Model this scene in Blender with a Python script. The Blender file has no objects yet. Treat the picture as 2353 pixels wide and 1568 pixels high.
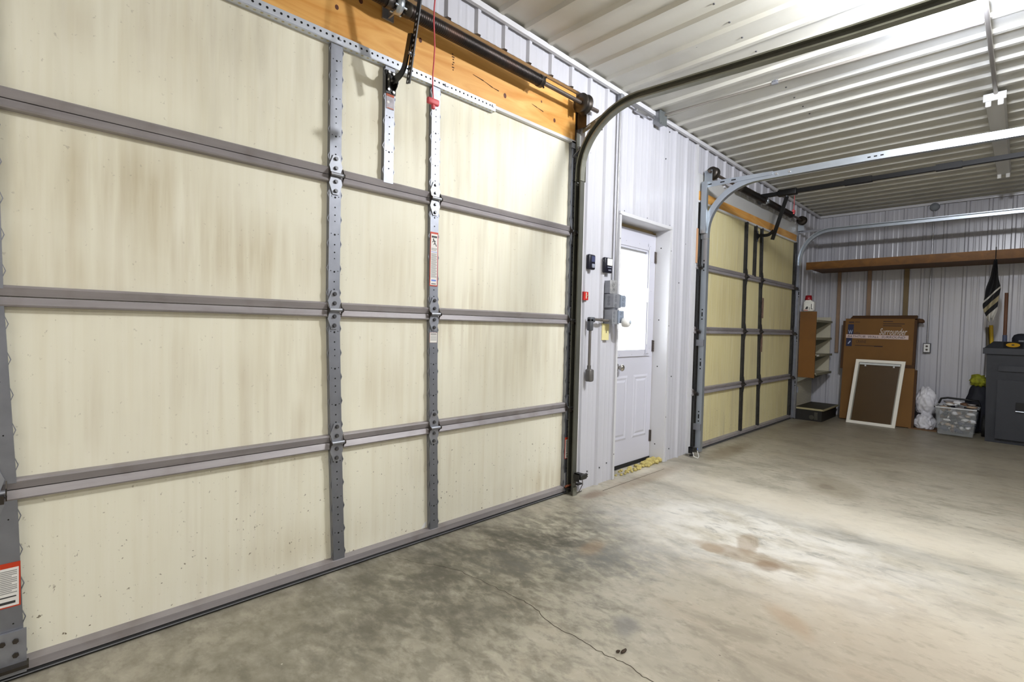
import bpy, bmesh, math, random
from mathutils import Vector, Matrix
random.seed(7)
SC = bpy.context.scene
COL = SC.collection
PI = math.pi

# ------------------------------------------------------------------ camera
W, H, F = 2353.0, 1568.0, 1144.476
CAM = Vector((0.0, 0.0, 1.16356))
YAW, PIT, ROL = 0.772102, -0.029555, 0.024194
_f = Vector((math.sin(YAW)*math.cos(PIT), math.cos(YAW)*math.cos(PIT), math.sin(PIT)))
_r = Vector((math.cos(YAW), -math.sin(YAW), 0)); _u = _r.cross(_f)
RT = _r*math.cos(ROL)+_u*math.sin(ROL); UP = -_r*math.sin(ROL)+_u*math.cos(ROL)
cam = bpy.data.cameras.new('camera'); cam.sensor_width = 36.0; cam.lens = F/W*36.0
cam.clip_start = 0.02; cam.clip_end = 200
camo = bpy.data.objects.new('camera', cam); COL.objects.link(camo)
M4 = Matrix((RT, UP, -_f)).transposed().to_4x4(); M4.translation = CAM
camo.matrix_world = M4
SC.camera = camo

def at(px, py, ax, c):
    """where the line of sight through a pixel of the 2353x1568 photo meets the plane ax = c"""
    d = _f + RT*((px-W/2)/F) - UP*((py-H/2)/F)
    i = 'xyz'.index(ax)
    return CAM + d*((c-CAM[i])/d[i])

# ------------------------------------------------------------------ world, lights, exposure
SC.view_settings.view_transform = 'Standard'
SC.view_settings.look = 'None'
SC.view_settings.gamma = 1.0
SC.view_settings.use_curve_mapping = False
SC.view_settings.exposure = 0.32
w = bpy.data.worlds.new('world'); SC.world = w; w.use_nodes = True
w.node_tree.nodes['Background'].inputs['Color'].default_value = (0.75, 0.85, 1.0, 1)
w.node_tree.nodes['Background'].inputs['Strength'].default_value = 0.5

def area(name, loc, sx, sy, power, col, rot=(0, 0, 0)):
    l = bpy.data.lights.new(name, 'AREA'); l.shape = 'RECTANGLE'; l.size = sx; l.size_y = sy
    l.energy = power; l.color = col
    o = bpy.data.objects.new(name, l); o.location = loc; o.rotation_euler = rot; COL.objects.link(o)
    return o
def point(name, loc, rad, power, col):
    l = bpy.data.lights.new(name, 'POINT'); l.energy = power; l.shadow_soft_size = rad; l.color = col
    o = bpy.data.objects.new(name, l); o.location = loc; COL.objects.link(o)
    return o
# the lit ceiling lamp just above the frame, and unseen area lights added as fill
LAMP = Vector((2.80, 0.20, 2.80))
point('ceiling_lamp_light', LAMP, 0.06, 135, (0.97, 0.98, 1.0))
area('fill_light_near', (0.2, -1.6, 2.86), 2.4, 0.5, 48, (1.0, 0.97, 0.92))
area('fill_light_left', (-2.2, 0.3, 2.86), 2.4, 0.5, 40, (1.0, 0.97, 0.92))
area('fill_light_far', (4.6, -2.4, 2.86), 2.4, 0.5, 14, (1.0, 0.97, 0.93))
point('ceiling_bulb_light', (3.42, 0.235, 2.775), 0.05, 45, (0.74, 0.80, 1.0))

# ------------------------------------------------------------------ materials
def lin(c):
    return tuple((x/12.92 if x <= .04045 else ((x+.055)/1.055)**2.4) for x in c)
MATS = {}
def mat(name, rgb, rough=.6, metal=0.0, var=0.0, vscale=8.0, stretch=(1, 1, 1), bump=0.0, bscale=60.0, spec=.5, emit=0.0, trans=0.0, alpha=1.0, dirt=None, dscale=3.0, damt=.5):
    if name in MATS: return MATS[name]
    m = bpy.data.materials.new(name); m.use_nodes = True
    nt = m.node_tree; N = nt.nodes; L = nt.links; b = N['Principled BSDF']
    c = lin(rgb)+(1,)
    b.inputs['Base Color'].default_value = c
    b.inputs['Roughness'].default_value = rough; b.inputs['Metallic'].default_value = metal
    b.inputs['Specular IOR Level'].default_value = spec
    if trans: b.inputs['Transmission Weight'].default_value = trans; b.inputs['IOR'].default_value = 1.1
    if alpha < 1: b.inputs['Alpha'].default_value = alpha
    if emit: b.inputs['Emission Color'].default_value = c; b.inputs['Emission Strength'].default_value = emit
    tc = N.new('ShaderNodeTexCoord'); out = None
    if var:
        mp = N.new('ShaderNodeMapping'); mp.inputs['Scale'].default_value = stretch
        L.new(tc.outputs['Object'], mp.inputs['Vector'])
        n = N.new('ShaderNodeTexNoise'); n.inputs['Scale'].default_value = vscale; n.inputs['Detail'].default_value = 5
        L.new(mp.outputs[0], n.inputs['Vector'])
        r = N.new('ShaderNodeValToRGB'); r.color_ramp.elements[0].position = .3; r.color_ramp.elements[1].position = .7
        r.color_ramp.elements[0].color = tuple(x*(1-var) for x in c[:3])+(1,)
        r.color_ramp.elements[1].color = tuple(min(1, x*(1+var)) for x in c[:3])+(1,)
        L.new(n.outputs[0], r.inputs[0]); out = r.outputs[0]
        L.new(out, b.inputs['Base Color'])
    if dirt:
        n = N.new('ShaderNodeTexNoise'); n.inputs['Scale'].default_value = dscale; n.inputs['Detail'].default_value = 8
        L.new(tc.outputs['Object'], n.inputs['Vector'])
        mr = N.new('ShaderNodeMapRange'); mr.inputs['From Min'].default_value = .52; mr.inputs['From Max'].default_value = .75
        mr.inputs['To Max'].default_value = damt
        L.new(n.outputs[0], mr.inputs['Value'])
        mx = N.new('ShaderNodeMix'); mx.data_type = 'RGBA'
        L.new(mr.outputs[0], mx.inputs['Factor']); mx.inputs['B'].default_value = lin(dirt)+(1,)
        mx.inputs[6].default_value = c; mx.inputs[7].default_value = lin(dirt)+(1,)
        if out: L.new(out, mx.inputs[6])
        L.new(mx.outputs[2], b.inputs['Base Color'])
    if bump:
        n = N.new('ShaderNodeTexNoise'); n.inputs['Scale'].default_value = bscale; n.inputs['Detail'].default_value = 3
        L.new(tc.outputs['Object'], n.inputs['Vector'])
        bp = N.new('ShaderNodeBump'); bp.inputs['Strength'].default_value = bump; bp.inputs['Distance'].default_value = .01
        L.new(n.outputs[0], bp.inputs['Height']); L.new(bp.outputs[0], b.inputs['Normal'])
    MATS[name] = m
    return m

liner = mat('white_liner_metal', (.775, .775, .80), .26, 0, .02, 1.2, (1, 1, .3))
ceilm = mat('ceiling_liner_metal', (.775, .77, .735), .42, 0, .04, .8, (1, 1, 1), dirt=(.42, .40, .34), dscale=2.2, damt=.22)
trimw = mat('white_trim_metal', (.82, .82, .83), .4, 0, .03, 3)
galv = mat('galvanized_steel', (.57, .58, .61), .50, .92, .10, 14, bump=.04, bscale=30)
galvf = mat('steel_dark_reflection', (.22, .22, .22), .45, .5, .25, 9)  # far door stiles and hinges: dark reflections put into the base colour
galvd = mat('dull_galvanized_steel', (.62, .63, .66), .45, .75, .12, 10)
railm = mat('grey_brown_rail', (.60, .58, .585), .5, .25, .14, 6, (.4, 1, 6), dirt=(.40, .34, .30), dscale=9, damt=.35)
blackm = mat('black_steel', (.10, .10, .105), .35, .3, .2, 20)
blackp = mat('black_plastic', (.07, .07, .09), .4)
holem = mat('punched_hole', (.06, .06, .06), .9)
springm = mat('oiled_spring_steel', (.17, .15, .14), .42, .75, .45, 5, (1, 3, 3), dirt=(.30, .20, .15), dscale=5, damt=.6)
rubber = mat('black_rubber', (.09, .09, .09), .7)
drumm = mat('cast_drum', (.30, .28, .26), .4, .8, .2, 12)
oldtrack = mat('weathered_track_steel', (.50, .50, .455), .5, .35, .12, 7)
newtrack = mat('bright_track_steel', (.72, .75, .78), .33, .8, .05, 6)
whitep = mat('white_plastic', (.93, .93, .92), .45)
redp = mat('red_plastic', (.72, .13, .12), .5)
pinkp = mat('faded_red_plastic', (.82, .33, .36), .5)
label_red = mat('label_orange_red', (.75, .22, .08), .5)
label_white = mat('label_white', (.90, .89, .87), .5)
label_ink = mat('label_ink', (.22, .22, .22), .6)
label_grey = mat('label_grey_text', (.58, .58, .57), .6)
label_blue = mat('label_blue', (.42, .52, .82), .6)
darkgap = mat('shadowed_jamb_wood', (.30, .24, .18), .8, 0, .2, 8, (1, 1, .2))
foamy = mat('yellow_foam', (.74, .68, .42), .9, 0, .2, 30, bump=.5, bscale=60)
tanwood = mat('tan_stud_wood', (.60, .50, .41), .7, 0, .12, 5, (4, 4, .5))
card = mat('cardboard', (.47, .325, .135), .75, 0, .07, 4)
cardd = mat('cardboard_edge', (.30, .20, .11), .85, 0, .1, 6)
brownpanel = mat('brown_panel', (.455, .29, .07), .55, 0, .08, 2, dirt=(.30, .18, .05), dscale=3, damt=.5)
cream = mat('cream_shelf_metal', (.76, .74, .66), .5, 0, .04, 4)
shelfdark = mat('dark_base_steel', (.10, .09, .08), .6, 0, .3, 10)
binm = mat('charcoal_bin_plastic', (.155, .165, .195), .55, 0, .08, 8, bump=.1, bscale=150)
navy = mat('navy_ink', (.10, .12, .26), .6)
pinkband = mat('pale_pink_ink', (.82, .74, .72), .6)
greytext = mat('dark_brown_ink', (.26, .17, .10), .7)
bagm = mat('white_plastic_bag', (.88, .88, .91), .35, 0, .05, 8)
handle_wood = mat('brown_handle_wood', (.42, .27, .18), .55, 0, .15, 12, (1, 1, .2))
yellowp = mat('yellow_paint', (.80, .66, .08), .45)
clearp = mat('clear_plastic', (.90, .92, .93), .12, 0, alpha=.13)
glassm = mat('window_glass', (.95, .96, .96), .04, 0, alpha=.12)

def wood_mat(name, c0, c1, knot, sx=.22, scale=7.0, knots=3.0):
    m = bpy.data.materials.new(name); m.use_nodes = True; nt = m.node_tree; N = nt.nodes; L = nt.links; b = N['Principled BSDF']
    b.inputs['Roughness'].default_value = .55
    tc = N.new('ShaderNodeTexCoord')
    mp = N.new('ShaderNodeMapping'); mp.inputs['Scale'].default_value = (sx, 1, 1.6)
    L.new(tc.outputs['Object'], mp.inputs['Vector'])
    n = N.new('ShaderNodeTexNoise'); n.inputs['Scale'].default_value = scale; n.inputs['Detail'].default_value = 6; n.inputs['Distortion'].default_value = 1.6
    L.new(mp.outputs[0], n.inputs['Vector'])
    r = N.new('ShaderNodeValToRGB'); e = r.color_ramp.elements
    e[0].position = .28; e[0].color = lin(c0)+(1,); e[1].position = .72; e[1].color = lin(c1)+(1,)
    L.new(n.outputs[0], r.inputs[0])
    mp2 = N.new('ShaderNodeMapping'); mp2.inputs['Scale'].default_value = (.9, .6, 1.15)
    L.new(tc.outputs['Object'], mp2.inputs['Vector'])
    v = N.new('ShaderNodeTexVoronoi'); v.inputs['Scale'].default_value = knots; v.inputs['Randomness'].default_value = 1
    L.new(mp2.outputs[0], v.inputs['Vector'])
    mr = N.new('ShaderNodeMapRange'); mr.inputs['From Min'].default_value = .03; mr.inputs['From Max'].default_value = .075
    mr.inputs['To Min'].default_value = .85; mr.inputs['To Max'].default_value = 0
    L.new(v.outputs['Distance'], mr.inputs['Value'])
    mx = N.new('ShaderNodeMix'); mx.data_type = 'RGBA'; L.new(mr.outputs[0], mx.inputs[0]); L.new(r.outputs[0], mx.inputs[6]); mx.inputs[7].default_value = lin(knot)+(1,)
    L.new(mx.outputs[2], b.inputs['Base Color'])
    return m
pine = wood_mat('orange_pine', (.80, .54, .20), (.93, .73, .42), (.42, .20, .08))
beamw = wood_mat('brown_beam', (.42, .265, .06), (.53, .35, .10), (.22, .13, .04), .3, 6, 2.0)

def panel_mat(name, ca, cb_, streak):
    m = bpy.data.materials.new(name); m.use_nodes = True; nt = m.node_tree; N = nt.nodes; L = nt.links; b = N['Principled BSDF']
    b.inputs['Roughness'].default_value = .55; b.inputs['Specular IOR Level'].default_value = .3
    g = N.new('ShaderNodeNewGeometry')
    def noise(scale, st, detail=4, off=(0, 0, 0)):
        mp = N.new('ShaderNodeMapping'); mp.inputs['Scale'].default_value = st; mp.inputs['Location'].default_value = off
        L.new(g.outputs['Position'], mp.inputs['Vector'])
        n = N.new('ShaderNodeTexNoise'); n.inputs['Scale'].default_value = scale; n.inputs['Detail'].default_value = detail
        L.new(mp.outputs[0], n.inputs['Vector']); return n.outputs[0]
    def rng(v, a, b_, c=0, d=1):
        mr = N.new('ShaderNodeMapRange'); mr.inputs[1].default_value = a; mr.inputs[2].default_value = b_; mr.inputs[3].default_value = c; mr.inputs[4].default_value = d
        L.new(v, mr.inputs[0]); return mr.outputs[0]
    def mix(f, a, col):
        mx = N.new('ShaderNodeMix'); mx.data_type = 'RGBA'
        L.new(f, mx.inputs[0]); L.new(a, mx.inputs[6]); mx.inputs[7].default_value = lin(col)+(1,); return mx.outputs[2]
    def mul(a, b_):
        x = N.new('ShaderNodeMath'); x.operation = 'MULTIPLY'; L.new(a, x.inputs[0]); L.new(b_, x.inputs[1]); return x.outputs[0]
    r = N.new('ShaderNodeValToRGB'); e = r.color_ramp.elements
    e[0].position = .35; e[0].color = lin(ca)+(1,); e[1].position = .65; e[1].color = lin(cb_)+(1,)
    L.new(noise(1.1, (1, 1, .8)), r.inputs[0])
    c = r.outputs[0]
    # fine vertical streaks
    c = mix(rng(noise(30, (1, 1, .035), 3), .48, .82, 0, .22*streak), c, (.76, .69, .50))
    c = mix(rng(noise(55, (1, 1, .05), 2, (3, 0, 1)), .5, .8, 0, .4), c, (.95, .935, .875))
    # brown run-down grime, gathered in patches
    gr = mul(rng(noise(20, (1, 1, .05), 4, (7, 0, 0)), .45, .75), rng(noise(1.3, (1, 1, 1.2), 3, (2.2, 0, .4)), .47, .68))
    c = mix(rng(gr, 0, 1, 0, .55*streak), c, (.66, .58, .44))
    gr2 = mul(rng(noise(9, (1, 1, .12), 6, (1, 0, 5)), .5, .75), rng(noise(1.0, (1, 1, 1), 2, (9, 0, 4)), .45, .65))
    c = mix(rng(gr2, 0, 1, 0, .55*streak), c, (.64, .60, .50))
    # brown grime where the door was handled, and mould towards the floor
    sp0 = N.new('ShaderNodeSeparateXYZ'); L.new(g.outputs['Position'], sp0.inputs[0])
    def patch(x, z, rx, rz):
        cb = N.new('ShaderNodeCombineXYZ'); L.new(sp0.outputs['X'], cb.inputs[0]); L.new(sp0.outputs['Z'], cb.inputs[2])
        mp = N.new('ShaderNodeMapping'); mp.vector_type = 'TEXTURE'; mp.inputs['Location'].default_value = (x, 0, z); mp.inputs['Scale'].default_value = (rx, 1, rz)
        L.new(cb.outputs[0], mp.inputs['Vector']); ln = N.new('ShaderNodeVectorMath'); ln.operation = 'LENGTH'; L.new(mp.outputs[0], ln.inputs[0])
        return rng(ln.outputs['Value'], .2, 1.1, 1, 0)
    st = rng(noise(24, (1, 1, .06), 6, (5, 0, 2)), .30, .72)
    for (x, z, rx, rz, a_) in ((.30, 1.62, .38, .22, .75), (.62, 1.42, .40, .20, .8), (.05, 1.30, .30, .15, .5), (.85, 1.0, .25, .35, .5), (2.25, .95, .5, .30, .45), (1.35, 1.40, .2, .3, .4), (1.3, .85, .2, .2, .45), (2.5, .12, .45, .14, .7), (1.45, .62, .2, .08, .4), (.9, .15, .4, .12, .4), (.35, 2.2, .5, .25, .3), (5.2, 1.5, .5, .4, .4), (6.8, 1.4, .5, .5, .4), (5.9, .9, .4, .5, .4)):
        c = mix(rng(mul(patch(x, z, rx, rz), st), 0, 1, 0, a_*streak*.9), c, (.69, .62, .46))
    # soot spots low down
    sp = N.new('ShaderNodeSeparateXYZ'); L.new(g.outputs['Position'], sp.inputs[0])
    low = rng(sp.outputs['Z'], .05, .75, 1, .25)
    s = rng(noise(78, (1, 1, .8), 2), .70, .76); c = mix(mul(s, low), c, (.42, .37, .28))
    s = rng(noise(75, (1, 1, .7), 3, (4, 0, 4)), .66, .74); c = mix(mul(mul(s, rng(sp.outputs['Z'], .0, .55, 1, 0)), rng(noise(2.2, (1, 1, 1), 2, (1, 0, 0)), .42, .6)), c, (.40, .33, .20))
    L.new(c, b.inputs['Base Color'])
    return m
panelm = panel_mat('cream_door_panel', (.915, .90, .825), (.94, .925, .845), .9)
panelf = panel_mat('yellowed_door_panel', (.865, .82, .61), (.89, .85, .65), .8)

def floor_mat():
    m = bpy.data.materials.new('stained_concrete'); m.use_nodes = True; nt = m.node_tree; N = nt.nodes; L = nt.links; b = N['Principled BSDF']
    g = N.new('ShaderNodeNewGeometry')
    def noise(scale, st=(1, 1, 1), detail=6, off=(0, 0, 0), rot=0, dist=0):
        mp = N.new('ShaderNodeMapping'); mp.inputs['Scale'].default_value = st; mp.inputs['Location'].default_value = off; mp.inputs['Rotation'].default_value = (0, 0, rot)
        L.new(g.outputs['Position'], mp.inputs['Vector'])
        n = N.new('ShaderNodeTexNoise'); n.inputs['Scale'].default_value = scale; n.inputs['Detail'].default_value = detail; n.inputs['Distortion'].default_value = dist; n.inputs['Roughness'].default_value = .66
        L.new(mp.outputs[0], n.inputs['Vector']); return n.outputs[0]
    def rng(v, a, b_, c=0, d=1):
        mr = N.new('ShaderNodeMapRange'); mr.interpolation_type = 'SMOOTHSTEP'; mr.inputs[1].default_value = a; mr.inputs[2].default_value = b_; mr.inputs[3].default_value = c; mr.inputs[4].default_value = d
        L.new(v, mr.inputs[0]); return mr.outputs[0]
    def mix(f, a, col):
        mx = N.new('ShaderNodeMix'); mx.data_type = 'RGBA'
        L.new(f, mx.inputs[0]); L.new(a, mx.inputs[6]); mx.inputs[7].default_value = lin(col)+(1,); return mx.outputs[2]
    def op(o, a, b_):
        x = N.new('ShaderNodeMath'); x.operation = o; L.new(a, x.inputs[0])
        if isinstance(b_, float): x.inputs[1].default_value = b_
        else: L.new(b_, x.inputs[1])
        return x.outputs[0]
    # warped position for blots
    nz = N.new('ShaderNodeTexNoise'); nz.inputs['Scale'].default_value = 4.5; nz.inputs['Detail'].default_value = 8; nz.inputs['Roughness'].default_value = .62
    L.new(g.outputs['Position'], nz.inputs['Vector'])
    sub = N.new('ShaderNodeVectorMath'); sub.operation = 'SUBTRACT'; L.new(nz.outputs['Color'], sub.inputs[0]); sub.inputs[1].default_value = (.5, .5, .5)
    def blot(x, y, rx, ry, ang, soft, warp):
        sc = N.new('ShaderNodeVectorMath'); sc.operation = 'SCALE'; L.new(sub.outputs[0], sc.inputs[0]); sc.inputs['Scale'].default_value = warp
        ad = N.new('ShaderNodeVectorMath'); ad.operation = 'ADD'; L.new(sc.outputs[0], ad.inputs[0]); L.new(g.outputs['Position'], ad.inputs[1])
        s0 = N.new('ShaderNodeVectorMath'); s0.operation = 'SUBTRACT'; L.new(ad.outputs[0], s0.inputs[0]); s0.inputs[1].default_value = (x, y, 0)
        mp = N.new('ShaderNodeMapping'); mp.vector_type = 'TEXTURE'; mp.inputs['Rotation'].default_value = (0, 0, ang); mp.inputs['Scale'].default_value = (rx, ry, 100)
        L.new(s0.outputs[0], mp.inputs['Vector'])
        ln = N.new('ShaderNodeVectorMath'); ln.operation = 'LENGTH'; L.new(mp.outputs[0], ln.inputs[0])
        return rng(ln.outputs['Value'], 1-soft, 1+soft, 1, 0)
    r = N.new('ShaderNodeValToRGB'); e = r.color_ramp.elements
    e[0].position = .3; e[0].color = lin((.65, .625, .56))+(1,); e[1].position = .7; e[1].color = lin((.76, .735, .67))+(1,)
    L.new(noise(1.3, dist=.6), r.inputs[0]); c = r.outputs[0]
    c = mix(rng(noise(5, (1, .45, 1), 8, (2, 1, 0), .9, .5), .48, .66, 0, .5), c, (.45, .43, .38))
    c = mix(rng(noise(22, (1, .6, 1), 6, (5, 0, 0), .9), .50, .68, 0, .55), c, (.50, .48, .425))
    c = mix(rng(noise(26, (1, .6, 1), 6, (9, 2, 0), .9), .54, .70, 0, .5), c, (.80, .775, .71))
    c = mix(rng(noise(3.2, (1, .6, 1), 6, (0, 8, 0)), .52, .72, 0, .35), c, (.70, .635, .545))
    fine = noise(18, (1, .6, 1), 9, (1, 4, 0), .8, .3)
    md = noise(5, (1, .6, 1), 10, (4, 4, 0), .7, .25)
    fm = rng(md, .40, .66)
    # damp dark ground along the near door
    d = blot(1.75, 1.78, 1.0, .42, -.05, .6, .9)
    c = mix(op('MULTIPLY', op('MULTIPLY', d, rng(fine, .32, .66)), .8), c, (.30, .29, .245))
    c = mix(op('MULTIPLY', op('MULTIPLY', d, rng(md, .40, .64)), .8), c, (.21, .20, .175))
    d = blot(.55, 1.85, 1.0, .5, 0, .6, .7)
    c = mix(op('MULTIPLY', op('MULTIPLY', d, rng(noise(14, (1, .7, 1), 10, (6, 1, 0), .4, .2), .32, .72)), .55), c, (.36, .345, .275))
    d = blot(.5, 1.55, 1.5, .75, 0, .6, .6)
    c = mix(op('MULTIPLY', d, .26), c, (.42, .40, .33))
    d = blot(1.2, 1.35, .8, .5, .3, .6, .6)
    c = mix(op('MULTIPLY', op('MULTIPLY', d, rng(fine, .44, .62)), .5), c, (.39, .375, .325))
    d = blot(2.3, 1.25, .8, .16, -.7, .6, .5)
    c = mix(op('MULTIPLY', op('MULTIPLY', d, rng(fine, .38, .6)), .5), c, (.46, .46, .45))
    # whitish scoured patch in the middle
    d = blot(2.95, 1.0, .55, .75, .1, .6, .5)
    c = mix(op('MULTIPLY', op('MULTIPLY', d, rng(md, .30, .6)), .8), c, (.86, .85, .82))
    d = blot(2.95, .95, .45, .7, .1, .6, .5)
    c = mix(op('MULTIPLY', op('MULTIPLY', d, rng(noise(9, (1, .45, 1), 10, (1, 7, 0), -.2, .8), .52, .66)), .55), c, (.45, .45, .43))
    # long pale strip across the floor
    d = blot(3.72, .3, .22, 2.2, 0, .7, .12)
    c = mix(op('MULTIPLY', d, .55), c, (.87, .84, .77))
    d = blot(3.35, .4, .06, 1.6, 0, .9, .25)
    c = mix(op('MULTIPLY', d, .3), c, (.50, .50, .48))
    # pinkish tan area close to the viewer
    d = blot(2.1, .25, .7, .6, .4, .8, .5)
    c = mix(op('MULTIPLY', d, .4), c, (.70, .635, .555))
    # light falloff towards the back of the bay, painted as darker concrete
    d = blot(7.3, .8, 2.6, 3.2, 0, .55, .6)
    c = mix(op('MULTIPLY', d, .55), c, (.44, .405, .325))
    # oil blots
    for (x, y, rx, ry, a, s, wp, f, col) in ((2.67, .98, .26, .065, 1.75, .2, .16, .55, (.56, .485, .39)), (2.83, 1.02, .15, .055, .35, .22, .14, .55, (.56, .485, .39)), (2.64, .85, .055, .06, .8, .4, .08, .6, (.48, .38, .28)),
            (2.63, 1.12, .05, .06, .3, .3, .08, .5, (.56, .475, .37)), (4.40, .97, .30, .19, .5, .3, .12, .45, (.50, .46, .38)), (4.36, 1.0, .08, .05, .5, .4, .08, .45, (.42, .37, .30)), (1.68, 1.06, .07, .05, .6, .6, .1, .5, (.40, .40, .42)),
            (4.9, 1.95, .5, .10, 0, .6, .2, .55, (.40, .33, .24)), (2.83, 2.06, .12, .05, 0, .6, .1, .6, (.42, .31, .22)), (7.2, 1.9, .5, .1, -.1, .6, .2, .5, (.42, .36, .28)),
            (2.2, .62, .12, .05, .9, .5, .1, .4, (.62, .50, .38)), (2.15, 1.55, .10, .05, .2, .5, .1, .4, (.60, .49, .36)), (3.5, 2.02, .5, .07, 0, .6, .1, .5, (.52, .44, .34))):
        c = mix(op('MULTIPLY', blot(x, y, rx, ry, a, s, wp), f), c, col)
    # specks
    c = mix(rng(noise(38, (1, 1, 1), 2, (3, 3, 0)), .73, .78, 0, .7), c, (.30, .27, .22))
    c = mix(rng(noise(30, (1, 1, 1), 2, (13, 3, 0)), .74, .79, 0, .6), c, (.86, .84, .78))
    L.new(c, b.inputs['Base Color'])
    L.new(rng(noise(2.5, (1, 1, 1), 5, (6, 6, 0)), .3, .7, .36, .55), b.inputs['Roughness'])
    b.inputs['Specular IOR Level'].default_value = .5
    bp = N.new('ShaderNodeBump'); bp.inputs['Strength'].default_value = .12; bp.inputs['Distance'].default_value = .01
    L.new(noise(30, (1, 1, 1), 6), bp.inputs['Height']); L.new(bp.outputs[0], b.inputs['Normal'])
    return m
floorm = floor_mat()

# ------------------------------------------------------------------ builders
def tag(o, label=None, cat=None, group=None, kind=None):
    if label: o['label'] = label
    if cat: o['category'] = cat
    if group: o['group'] = group
    if kind: o['kind'] = kind
    return o
def thing(name, label, cat, loc=(0, 0, 0), rot=(0, 0, 0), group=None):
    o = bpy.data.objects.new(name, None); o.empty_display_size = .05; COL.objects.link(o)
    o.location = loc; o.rotation_euler = rot
    return tag(o, label, cat, group)
def wloc(o):
    v = Vector((0, 0, 0))
    while o is not None:
        v = v + Vector(o.location); o = o.parent
    return v

class MB:
    """collects shapes (world coordinates unless the thing is rotated) and links them as ONE mesh object"""
    def __init__(s): s.v = []; s.f = []; s.m = []; s.sm = []
    def poly(s, pts, faces, mi=0, smooth=False):
        n = len(s.v); s.v += [Vector(p) for p in pts]
        for f in faces: s.f.append(tuple(i+n for i in f)); s.m.append(mi); s.sm.append(smooth)
        return s
    def hexa(s, p, mi=0):   # p: 8 corners, bottom loop then top loop
        return s.poly(p, [(3, 2, 1, 0), (4, 5, 6, 7), (0, 1, 5, 4), (1, 2, 6, 5), (2, 3, 7, 6), (3, 0, 4, 7)], mi)
    def box(s, x0, x1, y0, y1, z0, z1, mi=0):
        return s.hexa([(x0, y0, z0), (x1, y0, z0), (x1, y1, z0), (x0, y1, z0), (x0, y0, z1), (x1, y0, z1), (x1, y1, z1), (x0, y1, z1)], mi)
    def bbox(s, x0, x1, y0, y1, z0, z1, r, mi=0):   # box with rounded edges
        bm = bmesh.new(); bmesh.ops.create_cube(bm, size=1)
        for v in bm.verts: v.co = Vector(((x0+x1)/2+v.co.x*(x1-x0), (y0+y1)/2+v.co.y*(y1-y0), (z0+z1)/2+v.co.z*(z1-z0)))
        bmesh.ops.bevel(bm, geom=bm.edges[:], offset=r, segments=2, profile=.5, affect='EDGES')
        s.add(bm, mi, True); return s
    def add(s, bm, mi=0, smooth=False):
        bm.verts.ensure_lookup_table(); bm.verts.index_update()
        s.poly([v.co.copy() for v in bm.verts], [tuple(v.index for v in f.verts) for f in bm.faces], mi, smooth); bm.free()
    def prism(s, pts, ax, a, b, mi=0):   # 2-D outline swept along an axis
        def P(p, t):
            return {'x': (t, p[0], p[1]), 'y': (p[0], t, p[1]), 'z': (p[0], p[1], t)}[ax]
        n = len(pts)
        return s.poly([P(p, a) for p in pts]+[P(p, b) for p in pts],
                      [tuple(range(n))[::-1], tuple(range(n, 2*n))]+[(i, (i+1) % n, (i+1) % n+n, i+n) for i in range(n)], mi)
    def cyl(s, p0, p1, r0, r1=None, seg=12, mi=0, cap=True):
        p0 = Vector(p0); p1 = Vector(p1); r1 = r0 if r1 is None else r1
        d = (p1-p0).normalized(); a = d.orthogonal().normalized(); b = d.cross(a)
        pts = []
        for p, r in ((p0, r0), (p1, r1)):
            for i in range(seg):
                t = 2*PI*i/seg; pts.append(p+(a*math.cos(t)+b*math.sin(t))*r)
        s.poly(pts, [(i, (i+1) % seg, (i+1) % seg+seg, i+seg) for i in range(seg)], mi, True)
        if cap: s.poly(pts[:seg], [tuple(range(seg))[::-1]], mi); s.poly(pts[seg:], [tuple(range(seg))], mi)
        return s
    def lathe(s, p0, d, prof, seg=20, mi=0, cap=True):   # prof: (distance along d, radius)
        p0 = Vector(p0); d = Vector(d).normalized(); a = d.orthogonal().normalized(); b = d.cross(a); pts = []
        for t, r in prof:
            for i in range(seg):
                q = 2*PI*i/seg; pts.append(p0+d*t+(a*math.cos(q)+b*math.sin(q))*r)
        fs = []
        for k in range(len(prof)-1):
            fs += [(k*seg+i, k*seg+(i+1) % seg, (k+1)*seg+(i+1) % seg, (k+1)*seg+i) for i in range(seg)]
        s.poly(pts, fs, mi, True)
        if cap:
            s.poly(pts[:seg], [tuple(range(seg))[::-1]], mi); s.poly(pts[-seg:], [tuple(range(seg))], mi)
        return s
    def tube(s, path, r, seg=8, mi=0, flat=None):   # flat=(w,h): rectangular bar
        P = [Vector(p) for p in path]; pts = []; up = None
        n = seg if flat is None else 4
        for i, p in enumerate(P):
            d = ((P[min(i+1, len(P)-1)]-P[max(i-1, 0)])).normalized()
            if up is None: up = d.orthogonal().normalized() if flat is None else (Vector((1, 0, 0)) if abs(d.x) < .9 else Vector((0, 0, 1)))
            a = (up-d*up.dot(d)).normalized(); b = d.cross(a); up = a
            if flat is None:
                for k in range(n):
                    t = 2*PI*k/n; pts.append(p+(a*math.cos(t)+b*math.sin(t))*r)
            else:
                for sa, sb in ((-1, -1), (1, -1), (1, 1), (-1, 1)): pts.append(p+a*(sa*flat[0]/2)+b*(sb*flat[1]/2))
        fs = []
        for k in range(len(P)-1): fs += [(k*n+i, k*n+(i+1) % n, (k+1)*n+(i+1) % n, (k+1)*n+i) for i in range(n)]
        s.poly(pts, fs, mi, flat is None)
        s.poly(pts[:n], [tuple(range(n))[::-1]], mi); s.poly(pts[-n:], [tuple(range(n))], mi)
        return s
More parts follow.
